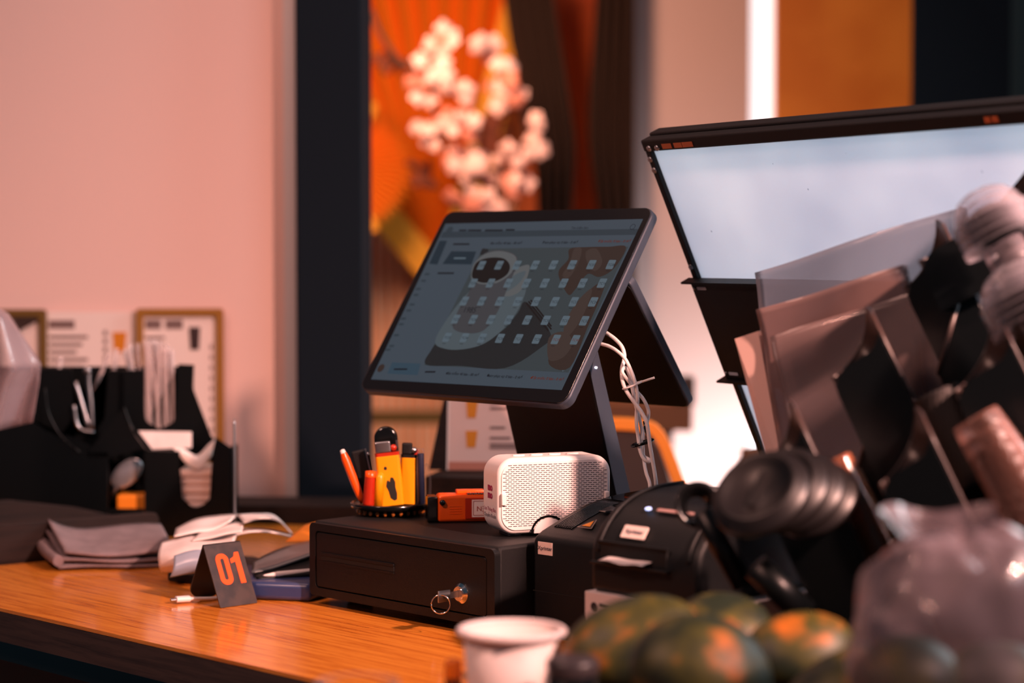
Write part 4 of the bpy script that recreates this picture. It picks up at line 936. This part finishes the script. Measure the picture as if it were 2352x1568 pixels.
bm = B(); box(bm, .0096, BW-.0096, -BH, -.0156, -.006, -.004); part(s, 'sheet', bm, M['frosted'], BM, label='frosted white sheet')
y1_, y2_ = BD(1592, 640)[1], BD(1668, 860)[1]
bm = B(); box(bm, .0030, BW-.003, y2_, y1_, .0022, .010); cb = part(s, 'cross_board', bm, M['black'], BM, bevel=.001, label='dark board across the panel')
bm = B(); box(bm, -.008, BW, y1_, y1_+.0025, .002, .016); part(s, 'cross_board_lip', bm, M['black'], BM)
bm = B(); box(bm, -.008, BW, y2_-.0025, y2_, .002, .018); part(s, 'cross_board_lip', bm, M['black'], BM)
for yy in (y1_-.008, y2_+.008):
    bm = B(); prism(bm, rrect(.014, yy-.002, .032, yy+.002, .001, 3), .0101, .0106); part(cb, 'bracket_hole', bm, mat('hole_light', (190, 200, 214), .5), BM)
    bm = B(); lathe(bm, [(0, .0015), (.002, .0015), (.002, 0)], 12, M4=BM @ Matrix.Translation((.008, yy, .010))); part(cb, 'screw', bm, M['steel'], I4)
scr = [BD(1497, 338), BD(1515, 337), BD(1490, 365), BD(1497, 390), BD(1590, 612)]
for (x, y) in scr:
    x = max(x, .0046)
    bm = B(); lathe(bm, [(0, .0008), (.0012, .0016), (.0034, .0014), (.0038, 0)], 16, M4=BM @ Matrix.Translation((x, y, .0042 if y > -.016 else .0022)))
    box(bm, 0, 0, 0, 0, 0, 0) if 0 else None; part(s, 'screw', bm, M['steel'], I4)
for (a_, b_) in ((1527, 1548), (1554, 1572), (1573, 1597), (2268, 2282), (2286, 2300)):
    x0_, yy = BD(a_, 333 - (a_-1527)*.083); x1_, _ = BD(b_, 333 - (b_-1527)*.083)
    bm = B(); box(bm, x0_, x1_, yy-.0032, yy+.0032, .0041, .0046); part(s, 'tag', bm, mat('orange_lit_tag', (190, 110, 70), .4, metal=.4), BM, label='small tag coloured as lit by orange light')  # coppery tone paints orange light onto the tags

# ================================================================== PLASTIC SLEEVES leaning in the rack
def sleeve(label, tl, tr, bl, thick, m, seedv):
    a, b, c = PY(*tl), PY(*tr), PY(*bl); ux = b-a; uy = c-a; nz = ux.cross(uy).normalized(); rnd = random.Random(seedv)
    ph = rnd.random()*6
    def f(side):
        return lambda u, v: a + ux*u + uy*v + nz*((.0025*math.sin(u*7+ph+v*4) + .002*math.sin(v*11+u*5+ph)) + side*thick/2)
    bm = B(); surf(bm, f(1), 26, 26); surf(bm, f(-1), 26, 26); bmesh.ops.remove_doubles(bm, verts=bm.verts, dist=1e-6)
    for (i, o1) in ((0, 0), (1, 0)):
        pass
    ed = [(lambda t: (t, 0)), (lambda t: (t, 1)), (lambda t: (0, t)), (lambda t: (1, t))]
    for e in ed: surf(bm, lambda u, v, e=e: f(1)(*e(u))*(1-v) + f(-1)(*e(u))*v, 26, 1)
    bmesh.ops.remove_doubles(bm, verts=bm.verts, dist=1e-5)
    return wsolo('plastic_sleeve_pack', bm, m, label, 'plastic sleeves', c)
mk1 = clear('sleeve_grey', (116, 130, 150), .55, .4, 10); mk2 = clear('sleeve_brown', (126, 100, 96), .60, .3, 12); mk3 = clear('sleeve_light', (130, 110, 108), .42, .3, 12)
sleeve('tall grey plastic sleeve pack standing rearmost against the white panel', (1733, 626, 2.18), (2215, 475, 2.02), (1788, 1100, 2.12), .006, mk1, 1)
sleeve('rosy plastic sleeve pack in front of the tall grey one', (1745, 712, 2.12), (2080, 610, 2.01), (1800, 1090, 2.08), .010, mk2, 2)
sleeve('crinkled plastic sleeve pack in front of the rosy pack, nearest of the three', (1775, 775, 2.07), (2190, 640, 1.97), (1850, 1150, 2.02), .006, mk3, 5)
bm = B(); A_, B_, C_, D_ = PY(1688, 778, 2.14), PY(1742, 760, 2.12), PY(1800, 1090, 2.08), PY(1772, 1090, 2.10)
for k in range(5):
    o_ = Vector((.0022*k, .006*k, 0)); bm.faces.new([bm.verts.new(p+o_) for p in (A_, B_, C_, D_)])
wsolo('paper_bag_stack', bm, mat('pale_paper_bags', (226, 190, 180), .7), 'pale paper bags with bright top edges at the left of the plastic sleeves', 'paper bags', D_, solid=.0008)

# ================================================================== BLACK CUP AND LID RACK
RZ, RL = -28, -27
def binM(px, py, Y):                      # frame at the top of a compartment, z runs up along the leaning axis
    return Matrix.Translation(PY(px, py, Y)) @ Matrix.Rotation(R(RZ), 4, 'Z') @ Matrix.Rotation(R(RL), 4, 'Y')
rk = thing('cup_and_lid_rack', 'black plastic rack of leaning open compartments at the right of the counter', 'rack', Matrix.Translation(Vector((.42, 1.98, TOP+.0006))))
liner_m = mat('lit_acrylic_liner', (66, 50, 45), .34)  # same black acrylic as the fronts; its reflected light is painted in as brown
edge_m = mat('lit_acrylic_edge', (70, 58, 56), .35)  # paler colour paints the light caught along the acrylic edges
def tier(px, py, Y, w_=.050, L_=.24, dp=.055, mirror=False):
    m4 = binM(px, py, Y) @ Matrix.Translation((-w_*.12, -dp*.85, 0))      # origin near the peak
    xl, xr = -w_*.86, w_*.22
    bm = B(); pts_ = [(xl, -L_), (xr, -L_), (xr, -.030)] + [(xr - w_*.30*i/6, -.030 - .012*math.sin(R(90*i/6))) for i in range(1, 7)] + [(xl+.024*(1-math.sin(R(90*i/6))), -.066+.022*math.cos(R(90*i/6))) for i in range(7)]
    prism(bm, pts_, 0, .003, M4=XZ); fp = part(rk, 'compartment', bm, M['acry'], m4)
    def topz(u): return -.048 + .048*max(0, min(1, u/.80))**1.15 - .012*max(0, (u-.80)/.20)
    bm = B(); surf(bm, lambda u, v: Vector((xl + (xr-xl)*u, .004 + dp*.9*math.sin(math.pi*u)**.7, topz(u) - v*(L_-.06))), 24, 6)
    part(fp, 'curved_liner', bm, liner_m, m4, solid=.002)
    bm = B(); tube(bm, [Vector((xl + (xr-xl)*u, .004 + dp*.9*math.sin(math.pi*u)**.7, topz(u)+.0005)) for u in [k/20 for k in range(21)]], .0014, 6); part(fp, 'top_edge', bm, edge_m, m4)
    bm = B(); prism(bm, [(0, -L_), (dp, -L_), (dp, -.046), (0, -.056)], xl, xl+.003, M4=YZ); part(fp, 'side_wall', bm, M['acry'], m4)
tier(1838, 915, 1.86, .056)
tier(2012, 700, 1.93, .056)
tier(2172, 500, 2.00, .056, .26)
tier(2126, 930, 1.79, .056, .22)
tier(2303, 718, 1.84, .060, .22)
tier(2440, 325, 1.94, .16, .10, .08)
def slab_tier(px, py, Y, w_=.05, L_=.22, dp=.05):
    m4 = binM(px, py, Y) @ Matrix.Translation((-w_*.75, 0, 0))
    bm = B(); tube(bm, [Vector((-w_*.1, -.001, -.048)), Vector((w_*.70, -.001, .004))], .0022, 8); part(rk, 'divider_edge', bm, edge_m, m4)
    bm = B(); prism(bm, [(-w_*.1, -L_), (w_, -L_), (w_, .0), (w_*.62, .004), (-w_*.1, -.048)], -dp, 0, M4=XZ); o = part(rk, 'divider_block', bm, M['acry'], m4, bevel=.002)
slab_tier(2028, 912, 1.88, .058, .26)
slab_tier(2212, 702, 1.93, .060, .26)
slab_tier(2352, 930, 1.84, .06, .22)
# rack body below
bm = B(); pb = [PY(1770, 1120, 1.95), PY(2450, 1040, 1.95), PY(2450, 1400, 1.95), PY(1900, 1420, 1.95)]
prism(bm, [(.300, TOP+.002), (.60, TOP+.002), (.60, 1.12), (.335, 1.12), (.310, 1.06)], -2.06, -1.90, M4=XZ); part(rk, 'body', bm, M['acry'], I4, bevel=.006)
# angled supports
for (xa, ya, xb, yb, Y, r_) in ((1612, 1175, 1705, 1345, 1.84, .010), (1735, 1300, 1850, 1410, 1.80, .013)):
    bm = B(); tube(bm, [PY(xa, ya, Y), PY(xb, yb, Y)], r_, 14); part(rk, 'support_leg', bm, M['acry'], I4)
# black lids
lid_m = mat('dark_brown_black_lid', (25, 21, 21), .4)
LIDS = (( 1745, 1130, 1.74, 1.0, 'front black cup lid of the leaning lid stack, its round face toward us'), (1790, 1122, 1.765, 1.0, 'second black cup lid of the leaning stack'), (1832, 1130, 1.785, .95, 'third black cup lid of the leaning stack'), (1868, 1145, 1.805, .9, 'rearmost black cup lid of the leaning stack'))
for (px, py, Y, sc_, lab) in LIDS:
    m4 = Matrix.Translation(PY(px, py, Y)) @ Vector((-.46, -.58, .66)).to_track_quat('Z', 'Y').to_matrix().to_4x4() @ Matrix.Scale(sc_, 4)
    o = thing('cup_lid', lab, 'lid', m4)
    bm = B(); lathe(bm, [(0, .004), (.030, .004), (.033, .009), (.036, .009), (.039, .001), (.044, 0), (.0445, -.004), (.042, -.005)], 40); part(o, 'rim', bm, lid_m, None, solid=.0008)
    bm = B(); prism(bm, rrect(-.004, -.018, .004, .018, .003, 4), .004, .006); part(o, 'sip_tab', bm, lid_m, None)
bm = B(); m4 = Matrix.Translation(PY(1600, 1165, 1.87)) @ Matrix.Rotation(R(20), 4, 'Y') @ Matrix.Rotation(R(70), 4, 'X')
lathe(bm, [(.010, 0), (.014, .002), (.016, .008), (.022, .012)], 24); solo('cup_lid', bm, M['blackg'], 'small black lid with a hole left of the lid stack, over the second printer', 'lid', m4, solid=.0015)
# clear domed lids and cups, nested stacks
ORD = ['outermost', 'second', 'third', 'fourth', 'fifth', 'sixth', 'seventh', 'eighth', 'ninth', 'tenth']
def nested(px, py, Y, rad, n_, step, lab, grp, ax=(-27, 0), kind='dome', rz=-28, m=None):
    m0 = Matrix.Translation(PY(px, py, Y)) @ Matrix.Rotation(R(rz), 4, 'Z') @ Matrix.Rotation(R(ax[0]), 4, 'Y') @ Matrix.Rotation(R(ax[1]), 4, 'X')
    bm = B()
    if kind == 'dome': lathe(bm, [(rad*.16, rad*.78), (rad*.35, rad*.74), (rad*.62, rad*.62), (rad*.82, rad*.40), (rad*.92, rad*.15), (rad*.95, .004), (rad, .003), (rad, -.003), (rad*.97, -.004)], 36)
    else: lathe(bm, [(0, 0), (rad*.70, 0), (rad*.72, -.003), (rad*.96, -.095), (rad, -.097), (rad, -.101)], 36)
    src = solo('clear_lid' if kind == 'dome' else 'clear_cup', bm, m or M['clear'], lab, 'lid' if kind == 'dome' else 'cup', m0, grp, solid=.0005)
    for i in range(1, n_):
        c = src.copy(); C.objects.link(c); c.matrix_world = m0 @ Matrix.Translation((0, 0, -step*i)); c['label'] = (ORD[i] + ' ' + lab)
    src['label'] = 'outermost ' + lab
nested(2275, 500, 1.84, .036, 4, .008, 'clear domed lid from the tip of the stack at the upper right', 'clear domed lids, upper right stack')
nested(2350, 680, 1.80, .040, 4, .008, 'clear domed lid from the tip of the lower stack at the right edge', 'clear domed lids at the right edge')
nested(1925, 1050, 1.84, .0165, 9, .012, 'small clear cup from the top of the thin orange-lit stack', 'small clear cups between the compartments', kind='cup', m=clear('clear_orange_lit', (180, 110, 76), .16, .15, 120))  # clear plastic; the orange light on it is put into the tint
nested(2240, 960, 1.76, .030, 8, .014, 'clear cup from the top of the long crinkled stack at right', 'clear cups in the long stack', kind='cup', ax=(-33, 0), m=clear('clear_cup_warm', (160, 116, 102), .04, .22, 160))
nested(2300, 560, 1.85, .027, 6, .011, 'clear cup from the top of the nested stack right under the upper domed lids', 'clear cups under the upper domed lids', kind='cup', ax=(-33, 0), m=clear('clear_cup_grey', (140, 132, 138), .06, .22, 120))
# corrugated black cup sleeves
m4 = Matrix.Translation(PY(2150, 900, 1.86)) @ Matrix.Rotation(R(RZ), 4, 'Z') @ Matrix.Rotation(R(RL), 4, 'Y')
bm = B(); surf(bm, lambda u, v: Vector((.020*math.cos(u*6.283)*(1+.05*math.sin(u*6.283*24+v*60)), .020*math.sin(u*6.283)*(1+.05*math.sin(u*6.283*24+v*60)), -v*.09)), 120, 60)
solo('cup_sleeve', bm, mat('black_corrugated', (44, 38, 36), .5), 'black corrugated cup sleeve stack between two leaning compartments', 'cup sleeve', m4, solid=.001)

# ================================================================== FOREGROUND: cup, bottle, fruit, bags
cy = 1.69; cc = PY(1175, 1440, cy); chh = cc.z - TOP - .0006
CM = TR(cc.x, cy, TOP+.0006)
s = thing('paper_cup', 'white paper cup with rolled rim in the foreground before the cash drawer', 'cup', CM)
bm = B(); lathe(bm, [(0, .006), (.029, .006), (.030, .0), (.031, .0), (.0405, chh-.004), (.0400, chh-.004), (.030, .008), (0, .008)], 48); part(s, 'body', bm, mat('paper_cup', (240, 222, 216), .6), None)
bm = B(); tube(bm, [Vector((.0432*math.cos(t), .0432*math.sin(t), chh-.003)) for t in [2*math.pi*i/48 for i in range(49)]], .0028, 10); part(s, 'rolled_rim', bm, mat('paper_cup_rim', (244, 226, 222), .5), None)
# small bottle with orange cap
p = PY(1041, 1530, 1.72)
s = thing('small_bottle', 'tiny brown bottle with an orange cap left of the paper cup', 'bottle', TR(p.x, p.y, TOP+.0006))
hb = p.z - TOP
bm = B(); lathe(bm, [(0, 0), (.012, 0), (.012, hb-.025), (.0065, hb-.012), (.0065, hb-.006), (0, hb-.006)], 24); part(s, 'body', bm, mat('brown_glass', (120, 60, 20), .15), None)
bm = B(); lathe(bm, [(.0074, hb-.010), (.0076, hb+.003), (.0066, hb+.005), (0, hb+.005)], 24); part(s, 'cap', bm, mat('cap_orange', (250, 130, 20), .4), None)
p = PY(820, 1575, 1.55); bm = B(); lathe(bm, [(0, .002), (.020, .002), (.021, 0), (.030, p.z-TOP-.002), (.0325, p.z-TOP), (.0325, p.z-TOP+.003), (.030, p.z-TOP+.001), (.020, .004), (0, .004)], 32)
solo('tasting_cup', bm, M['clear'], 'clear cup whose rim just shows at the bottom edge left of the paper cup', 'cup', TR(p.x, p.y, TOP+.0006))
p = PY(1310, 1510, 1.62); hb = p.z-TOP
s = thing('black_jar', 'dark jar with a rounded lid between the paper cup and the fruit', 'jar', TR(p.x+.002, p.y, TOP+.0006))
bm = B(); lathe(bm, [(0, 0), (.020, 0), (.021, .004), (.021, hb-.014), (0, hb-.014)], 28); part(s, 'body', bm, M['blackg'], None)
bm = B(); lathe(bm, [(.0205, hb-.014), (.0215, hb-.004), (.018, hb), (0, hb)], 28); part(s, 'lid', bm, mat('grey_lid', (60, 52, 54), .4), None)
# fruit tray: shallow bowl carrying the fruit
ft = PY(1700, 1568, 1.66)
def fruit(px, py, Y, rx, ry, rz_, rot, lab):
    p = PY(px, py, Y); m4 = Matrix.Translation(p) @ Matrix.Rotation(R(rot), 4, 'Y') @ Matrix.Rotation(random.random(), 4, 'X')
    s = thing('mango', lab, 'fruit', m4)
    bm = B(); ellipsoid(bm, (0, 0, 0), (rx, ry, rz_), 32, fn=lambda d: 1 + .07*d.x*d.z + .02*math.sin(d.y*4+px)); part(s, 'skin', bm, M['fruit'], None)
    bm = B(); tube(bm, [(rx*.97, 0, 0), (rx+.004, 0, .002)], .0022, 8); part(s, 'stem', bm, M['stem'], None)
fruit(1452, 1476, 1.66, .058, .042, .025, -16, 'mottled green and orange fruit nearest the paper cup, lit along its top')
fruit(1612, 1545, 1.56, .056, .046, .038, 18, 'mottled fruit in front at the bottom edge with bright orange patches')
fruit(1665, 1425, 1.76, .040, .036, .016, 6, 'dark green fruit behind the others under the second printer')
fruit(1835, 1492, 1.66, .046, .036, .024, -8, 'olive fruit lying against the plastic bag')
fruit(1925, 1590, 1.58, .052, .042, .028, -28, 'orange-brown fruit at the bottom edge left of the bag base')
fruit(1345, 1575, 1.70, .038, .036, .026, 10, 'dim fruit low behind the dark jar')
fruit(2090, 1560, 1.48, .040, .034, .030, 12, 'fruit inside the plastic bag, left one')
fruit(2280, 1580, 1.48, .042, .034, .028, -12, 'fruit inside the plastic bag, right one')
# crate that carries the fruit (below the frame edge)
s = thing('fruit_crate', 'low crate under the mottled fruit at the bottom right', 'crate', TR(.30, 1.72, TOP+.0006))
bm = B(); box(bm, -.220, .30, -.36, .16, 0, .055); part(s, 'box', bm, M['darkwood'], None, bevel=.003)
for (x0_, x1_, y0_, y1_) in ((-.220, -.212, -.36, .16), (.292, .30, -.36, .16), (-.212, .292, -.36, -.352), (-.212, .292, .152, .16)):
    bm = B(); box(bm, x0_, x1_, y0_, y1_, .0552, .066); part(s, 'rim', bm, M['darkwood'], None)
# plastic bag blob
bc = PY(2238, 1455, 1.46)
from mathutils import noise as nz_
def bagshape(d):
    up = max(0, d.z); k = nz_.ridged_multi_fractal(Vector((d.x*1.3, d.y*1.3, d.z*.9+4)), 1, 2, 2, 1, 1) if 0 else nz_.noise(d*2.2 + Vector((3, 1, 7)))
    c = abs(nz_.noise(Vector((d.x*3.2+1, d.y*3.2, d.z*1.6)))) 
    return (1 - .22*up**2) * (1 + .13*k - .22*(.30-c)*(c < .30))
bm = B(); ellipsoid(bm, (0, 0, 0), (.092, .070, .098), 64, fn=bagshape)
s = thing('plastic_bag', 'large bulging clear plastic bag of fruit in the right foreground', 'bag', Matrix.Translation(bc))
part(s, 'pouch', bm, M['bag'], None)
bm = B(); kp = PY(2165, 1205, 1.47) - bc
def knot(u, v):
    t = u*2*math.pi; r_ = .020 + .034*abs(v-.35)**1.1 + .004*math.sin(t*5+v*5); return kp + Vector((r_*math.cos(t), r_*math.sin(t)*.7, -.030+v*.040 + .004*math.sin(t*3)*v))
surf(bm, knot, 40, 10); part(s, 'gathered_neck', bm, M['bag'], None)

# ================================================================== CHAIRS and TABLE behind
Yc = 3.3
s = thing('chair', 'chair with curved orange wooden back frame and dark brown pad behind the till', 'chair', PZ(1480, 1568, .0).to_tuple() and Matrix.Translation((PY(1480, 1000, Yc).x, Yc, 0)))
def CPX(x, y, dy=0): return PY(x, y, Yc+dy)
path = [CPX(1250, 972), CPX(1400, 972), CPX(1465, 976), CPX(1500, 985), CPX(1522, 1015), CPX(1540, 1060), CPX(1560, 1115), CPX(1585, 1190)]
bm = B(); P = smooth_path(path, 5)
prev = None
for i, p in enumerate(P):
    t = (P[min(i+1, len(P)-1)] - P[max(i-1, 0)]).normalized(); n_ = Vector((t.z, 0, -t.x))
    r4 = [bm.verts.new(p + n_*a + Vector((0, b, 0))) for a, b in ((-.010, -.012), (.010, -.012), (.010, .012), (-.010, .012))]
    if prev:
        for j in range(4): bm.faces.new((prev[j], prev[(j+1) % 4], r4[(j+1) % 4], r4[j]))
    else: bm.faces.new(r4)
    prev = r4
bm.faces.new(prev[::-1]); part(s, 'back_frame', bm, M['chairwood'], I4, bevel=.002, label='curved orange wood frame')
bm = B(); prism(bm, [(q.x, q.z) for q in [CPX(1250, 986), CPX(1465, 990), CPX(1495, 1000), CPX(1512, 1030), CPX(1530, 1080), CPX(1560, 1190), CPX(1250, 1190)]], -(Yc+.008), -(Yc-.008), M4=XZ); part(s, 'back_pad', bm, M['fabric'], I4)
zx_ = PY(1400, 1190, Yc).x
bm = B(); box(bm, zx_-.20, zx_+.14, Yc, Yc+.42, .42, .47); part(s, 'seat', bm, M['fabric'], I4, bevel=.01)
for lx_ in (zx_-.18, zx_+.12):
    for ly_ in (Yc+.01, Yc+.39):
        bm = B(); box(bm, lx_-.015, lx_+.015, ly_-.015, ly_+.015, .0005, .42 if ly_ > Yc+.1 else .93); part(s, 'leg', bm, M['chairwood'], I4)
Yt = 4.6
x0_, x1_ = PY(1330, 950, Yt).x, PY(1590, 950, Yt).x; zt = PY(1400, 945, Yt).z
s = thing('side_cabinet', 'blurred brown sideboard with a square shape on its corner beyond the chair', 'cabinet', Matrix.Translation(((x0_+x1_)/2, Yt, 0)))
bm = B(); box(bm, x0_, x1_, Yt, Yt+.4, PY(0, 990, Yt).z, PY(0, 930, Yt).z); part(s, 'top', bm, mat('sideboard_brown', (110, 58, 24), .6), I4)
bm = B(); box(bm, x0_+.02, x1_-.04, Yt+.03, Yt+.38, .0005, PY(0, 990, Yt).z); part(s, 'carcass', bm, mat('sideboard_pale', (200, 190, 186), .7), I4)
bm = B(); box(bm, PY(1555, 0, Yt).x, PY(1600, 0, Yt).x, Yt+.0, Yt+.1, PY(0, 930, Yt).z, PY(0, 868, Yt).z)
wsolo('speaker_box', bm, mat('brown_cube', (58, 32, 24), .7), 'small dark brown block on the sideboard corner', 'box', (PY(1577, 0, Yt).x, Yt+.05, PY(0, 930, Yt).z))
bm = B(); box(bm, PY(1722, 0, 4.2).x, PY(1775, 0, 4.2).x, 4.2, 4.35, .0005, PY(0, 1040, 4.2).z)
wsolo('stool', bm, mat('brown_stool', (96, 54, 30), .7), 'blurred brown stool edge seen between the panel foot and the bright floor', 'stool', (PY(1740, 0, 4.2).x, 4.27, .0005), bevel=.01)

# ================================================================== DECORATION: fans, pleated screen, curtains, blossoms
def fan(label, px, py, Y, rad, a0, a1, n_, m, amp=.03, rot=0, rib=None):
    c = PY(px, py, Y); bm = B()
    s = thing('paper_fan', label, 'fan', Matrix.Translation(c))
    N = n_*2; pr_ = []
    for i in range(N+1):
        t = R(a0 + (a1-a0)*i/N); rr_ = rad*(1.0 if i % 2 else (.965 if rad > .5 else .80)); pr_.append((t, rr_, (amp if i % 2 else -amp)))
    K = 3
    g = [[bm.verts.new((math.cos(t)*r_*k/K, -a*k/K, math.sin(t)*r_*k/K)) for k in range(1, K+1)] for t, r_, a in pr_]
    v0 = bm.verts.new((0, 0, 0))
    for i in range(N):
        bm.faces.new((v0, g[i][0], g[i+1][0]))
        for k in range(K-1): bm.faces.new((g[i][k], g[i][k+1], g[i+1][k+1], g[i+1][k]))
    part(s, 'leaf', bm, m, None, solid=.002, recalc=False)
    for aa in (a0, a1):
        bm = B(); hw = .012 if rad < .5 else .042; box(bm, 0, rad, -hw, hw, amp, amp+.02); bm.transform(Matrix.Rotation(-R(aa), 4, 'Y') @ Matrix.Rotation(R(90), 4, 'X')); part(s, 'guard_stick', bm, rib or m, None)
    bm = B(); tube(bm, [(0, .03, 0), (0, .03, .0006-c.z)], .012, 8); part(s, 'stand_pole', bm, M['olive'], None)
    return s
fan('huge orange pleated paper fan with amber edge filling the upper middle', 1030, 660, 6.0, 1.25, 76, 131, 13, M['fan'], .07, rib=M['fany'])
fan('amber palm-like pleated fan half hidden behind the navy pillar', 795, 385, 5.6, .19, -65, 65, 20, M['fany'], .022)
# pleated pink screen
xa, xb = PY(820, 800, 6.1).x, PY(1180, 800, 6.1).x
bm = B(); n_ = 34; g = []
for i in range(n_+1):
    x = xa + (xb-xa)*i/n_; y = 6.12 + (.018 if i % 2 else -.018); g.append((bm.verts.new((x, y, .0006)), bm.verts.new((x, y, 1.5))))
for i in range(n_): bm.faces.new((g[i][0], g[i+1][0], g[i+1][1], g[i][1]))
o = wsolo('pleated_screen', bm, M['pleat'], 'pink pleated screen behind the fan, below the blossoms', 'screen', ((xa+xb)/2, 6.12, .0006), solid=.004)
bm = B(); zc = PY(0, 958, 5.7).z; box(bm, PY(820, 0, 5.7).x, PY(1400, 0, 5.7).x, 5.68, 5.72, zc-.018, zc+.018)
for x in (PY(826, 0, 5.7).x, PY(1390, 0, 5.7).x): box(bm, x-.015, x+.015, 5.68, 5.72, .0005, zc-.018)
wsolo('rail', bm, M['olive'], 'low olive brown rail in front of the pleated screen', 'rail', (PY(1000, 0, 5.7).x, 5.7, .0005))
# curtains
def curtain(label, left, right, Y, m, folds=6):
    def f(u, v):
        i = v*(len(left)-1); k = min(int(i), len(left)-2); t = i-k
        l = Vector((left[k][0]*(1-t)+left[k+1][0]*t, left[k][1]*(1-t)+left[k+1][1]*t)); r_ = Vector((right[k][0]*(1-t)+right[k+1][0]*t, right[k][1]*(1-t)+right[k+1][1]*t))
        q = l*(1-u)+r_*u; return PY(q.x, q.y, Y + .03*math.sin(u*folds*6.283))
    bm = B(); surf(bm, f, 48, 16); return wsolo('curtain', bm, m, label, 'curtain', PY((left[-1][0]+right[-1][0])/2, left[-1][1], Y), solid=.003)
curtain('dark curtain sweeping down left of the thin orange gap', [(1150, -60), (1172, 100), (1205, 240), (1230, 380), (1235, 520), (1230, 1100)], [(1262, -60), (1288, 100), (1310, 240), (1322, 330), (1312, 520), (1300, 1100)], 5.85, M['curtain'], 4)
curtain('dark curtain right of the thin orange gap beside the pink column', [(1372, -60), (1362, 100), (1352, 240), (1352, 330), (1378, 520), (1380, 1100)], [(1458, -60), (1458, 100), (1458, 240), (1458, 330), (1458, 520), (1458, 1100)], 5.85, M['curtain'], 4)
# blossom spray
s = thing('blossom_spray', 'pale pink artificial blossom branches in front of the orange fan', 'flowers', Matrix.Translation((PY(1120, 600, 5.2).x, 5.2, 0)))
branches = [[(1110, 700), (1090, 520), (1050, 400), (1010, 300), (990, 180), (1010, 80)], [(1120, 700), (1150, 500), (1200, 380), (1200, 260), (1150, 180), (1120, 110)], [(1090, 520), (1050, 470), (1080, 420)], [(990, 180), (930, 150), (880, 90), (850, 20)], [(1110, 700), (1110, 900), (1110, 1100)]]
for br in branches:
    bm = B(); tube(bm, smooth_path([PY(x, y, 5.2) for x, y in br], 4), .007, 6); part(s, 'branch', bm, M['stem'], I4)
bm = B()
for k in range(5):
    t = 2*math.pi*k/5; m4 = Matrix.Rotation(t, 4, 'Y') @ Matrix.Translation((0, -.004, .017)) @ Matrix.Rotation(R(-18), 4, 'X')
    ellipsoid(bm, (0, 0, 0), (.014, .003, .017), 10, M4=m4)
fl0 = part(s, 'blossom', bm, M['blossom'], None); ROOTM[s.name]
spots = []
cl = [(1012, 85, 8, 28), (1000, 150, 6, 34), (985, 195, 9, 44), (1050, 195, 5, 26), (1040, 270, 9, 46), (1000, 300, 6, 40), (1050, 345, 11, 52), (1075, 380, 5, 30), (1120, 120, 4, 24), (1145, 170, 5, 30), (1175, 220, 4, 34), (1205, 290, 3, 30), (1210, 350, 5, 36), (1180, 390, 7, 38), (1130, 450, 8, 46), (1080, 470, 8, 40), (860, 20, 5, 30), (875, 85, 4, 26)]
tot = sum(c[2] for c in cl)
for (cx, cy_, k, rad) in cl:
    for _ in range(k):
        if len(spots) >= 99: break
        a = random.random()*6.283; r_ = rad*1.15*math.sqrt(random.random()); spots.append((cx + r_*math.cos(a), cy_ + r_*math.sin(a)))
Wi = ROOTM[s.name].inverted()
bl2 = fl0.data.copy(); bl2.materials.clear(); bl2.materials.append(M['blossom2'])
for i, (x, y) in enumerate(spots):
    c = fl0 if i == 0 else fl0.copy()
    if i: C.objects.link(c); c.parent = s
    if i % 4 == 3: c.data = bl2
    p = PY(x, y, 5.12 + random.uniform(-.08, .05)); k = random.uniform(.55, .95)
    c.matrix_local = Wi @ Matrix.Translation(p) @ Matrix.Rotation(random.uniform(-.7, .7), 4, 'Z') @ Matrix.Rotation(random.uniform(-.7, .7), 4, 'X') @ Matrix.Rotation(random.random()*6, 4, 'Y') @ Matrix.Scale(k, 4)
bm = B(); pv = PY(1110, 800, 5.2); lathe(bm, [(0, 0), (.09, 0), (.13, .25), (.12, .5), (.07, .65), (.08, pv.z)], 28); 
part(s, 'vase', bm, mat('vase_brown', (90, 50, 34), .5), Matrix.Translation((pv.x, 5.2, .0005)))
# dark blotches of foliage
bm = B()
for (x, y, r_) in ((975, 400, .05), (880, 140, .035), (930, 160, .04), (1130, 290, .06), (1150, 330, .05), (1100, 400, .045), (1150, 250, .035), (1120, 330, .05)):
    for _ in range(5):
        p = PY(x + random.uniform(-18, 18), y + random.uniform(-18, 18), 5.27); m4 = Matrix.Translation(p) @ Matrix.Rotation(random.random()*6, 4, 'Y') @ Matrix.Rotation(random.uniform(-.6, .6), 4, 'X')
        ellipsoid(bm, (0, 0, 0), (r_*.7, .004, r_*.25), 10, M4=m4)
o = part(s, 'foliage', bm, mat('rust_foliage', (110, 44, 14), .8), I4); o['kind'] = 'stuff'
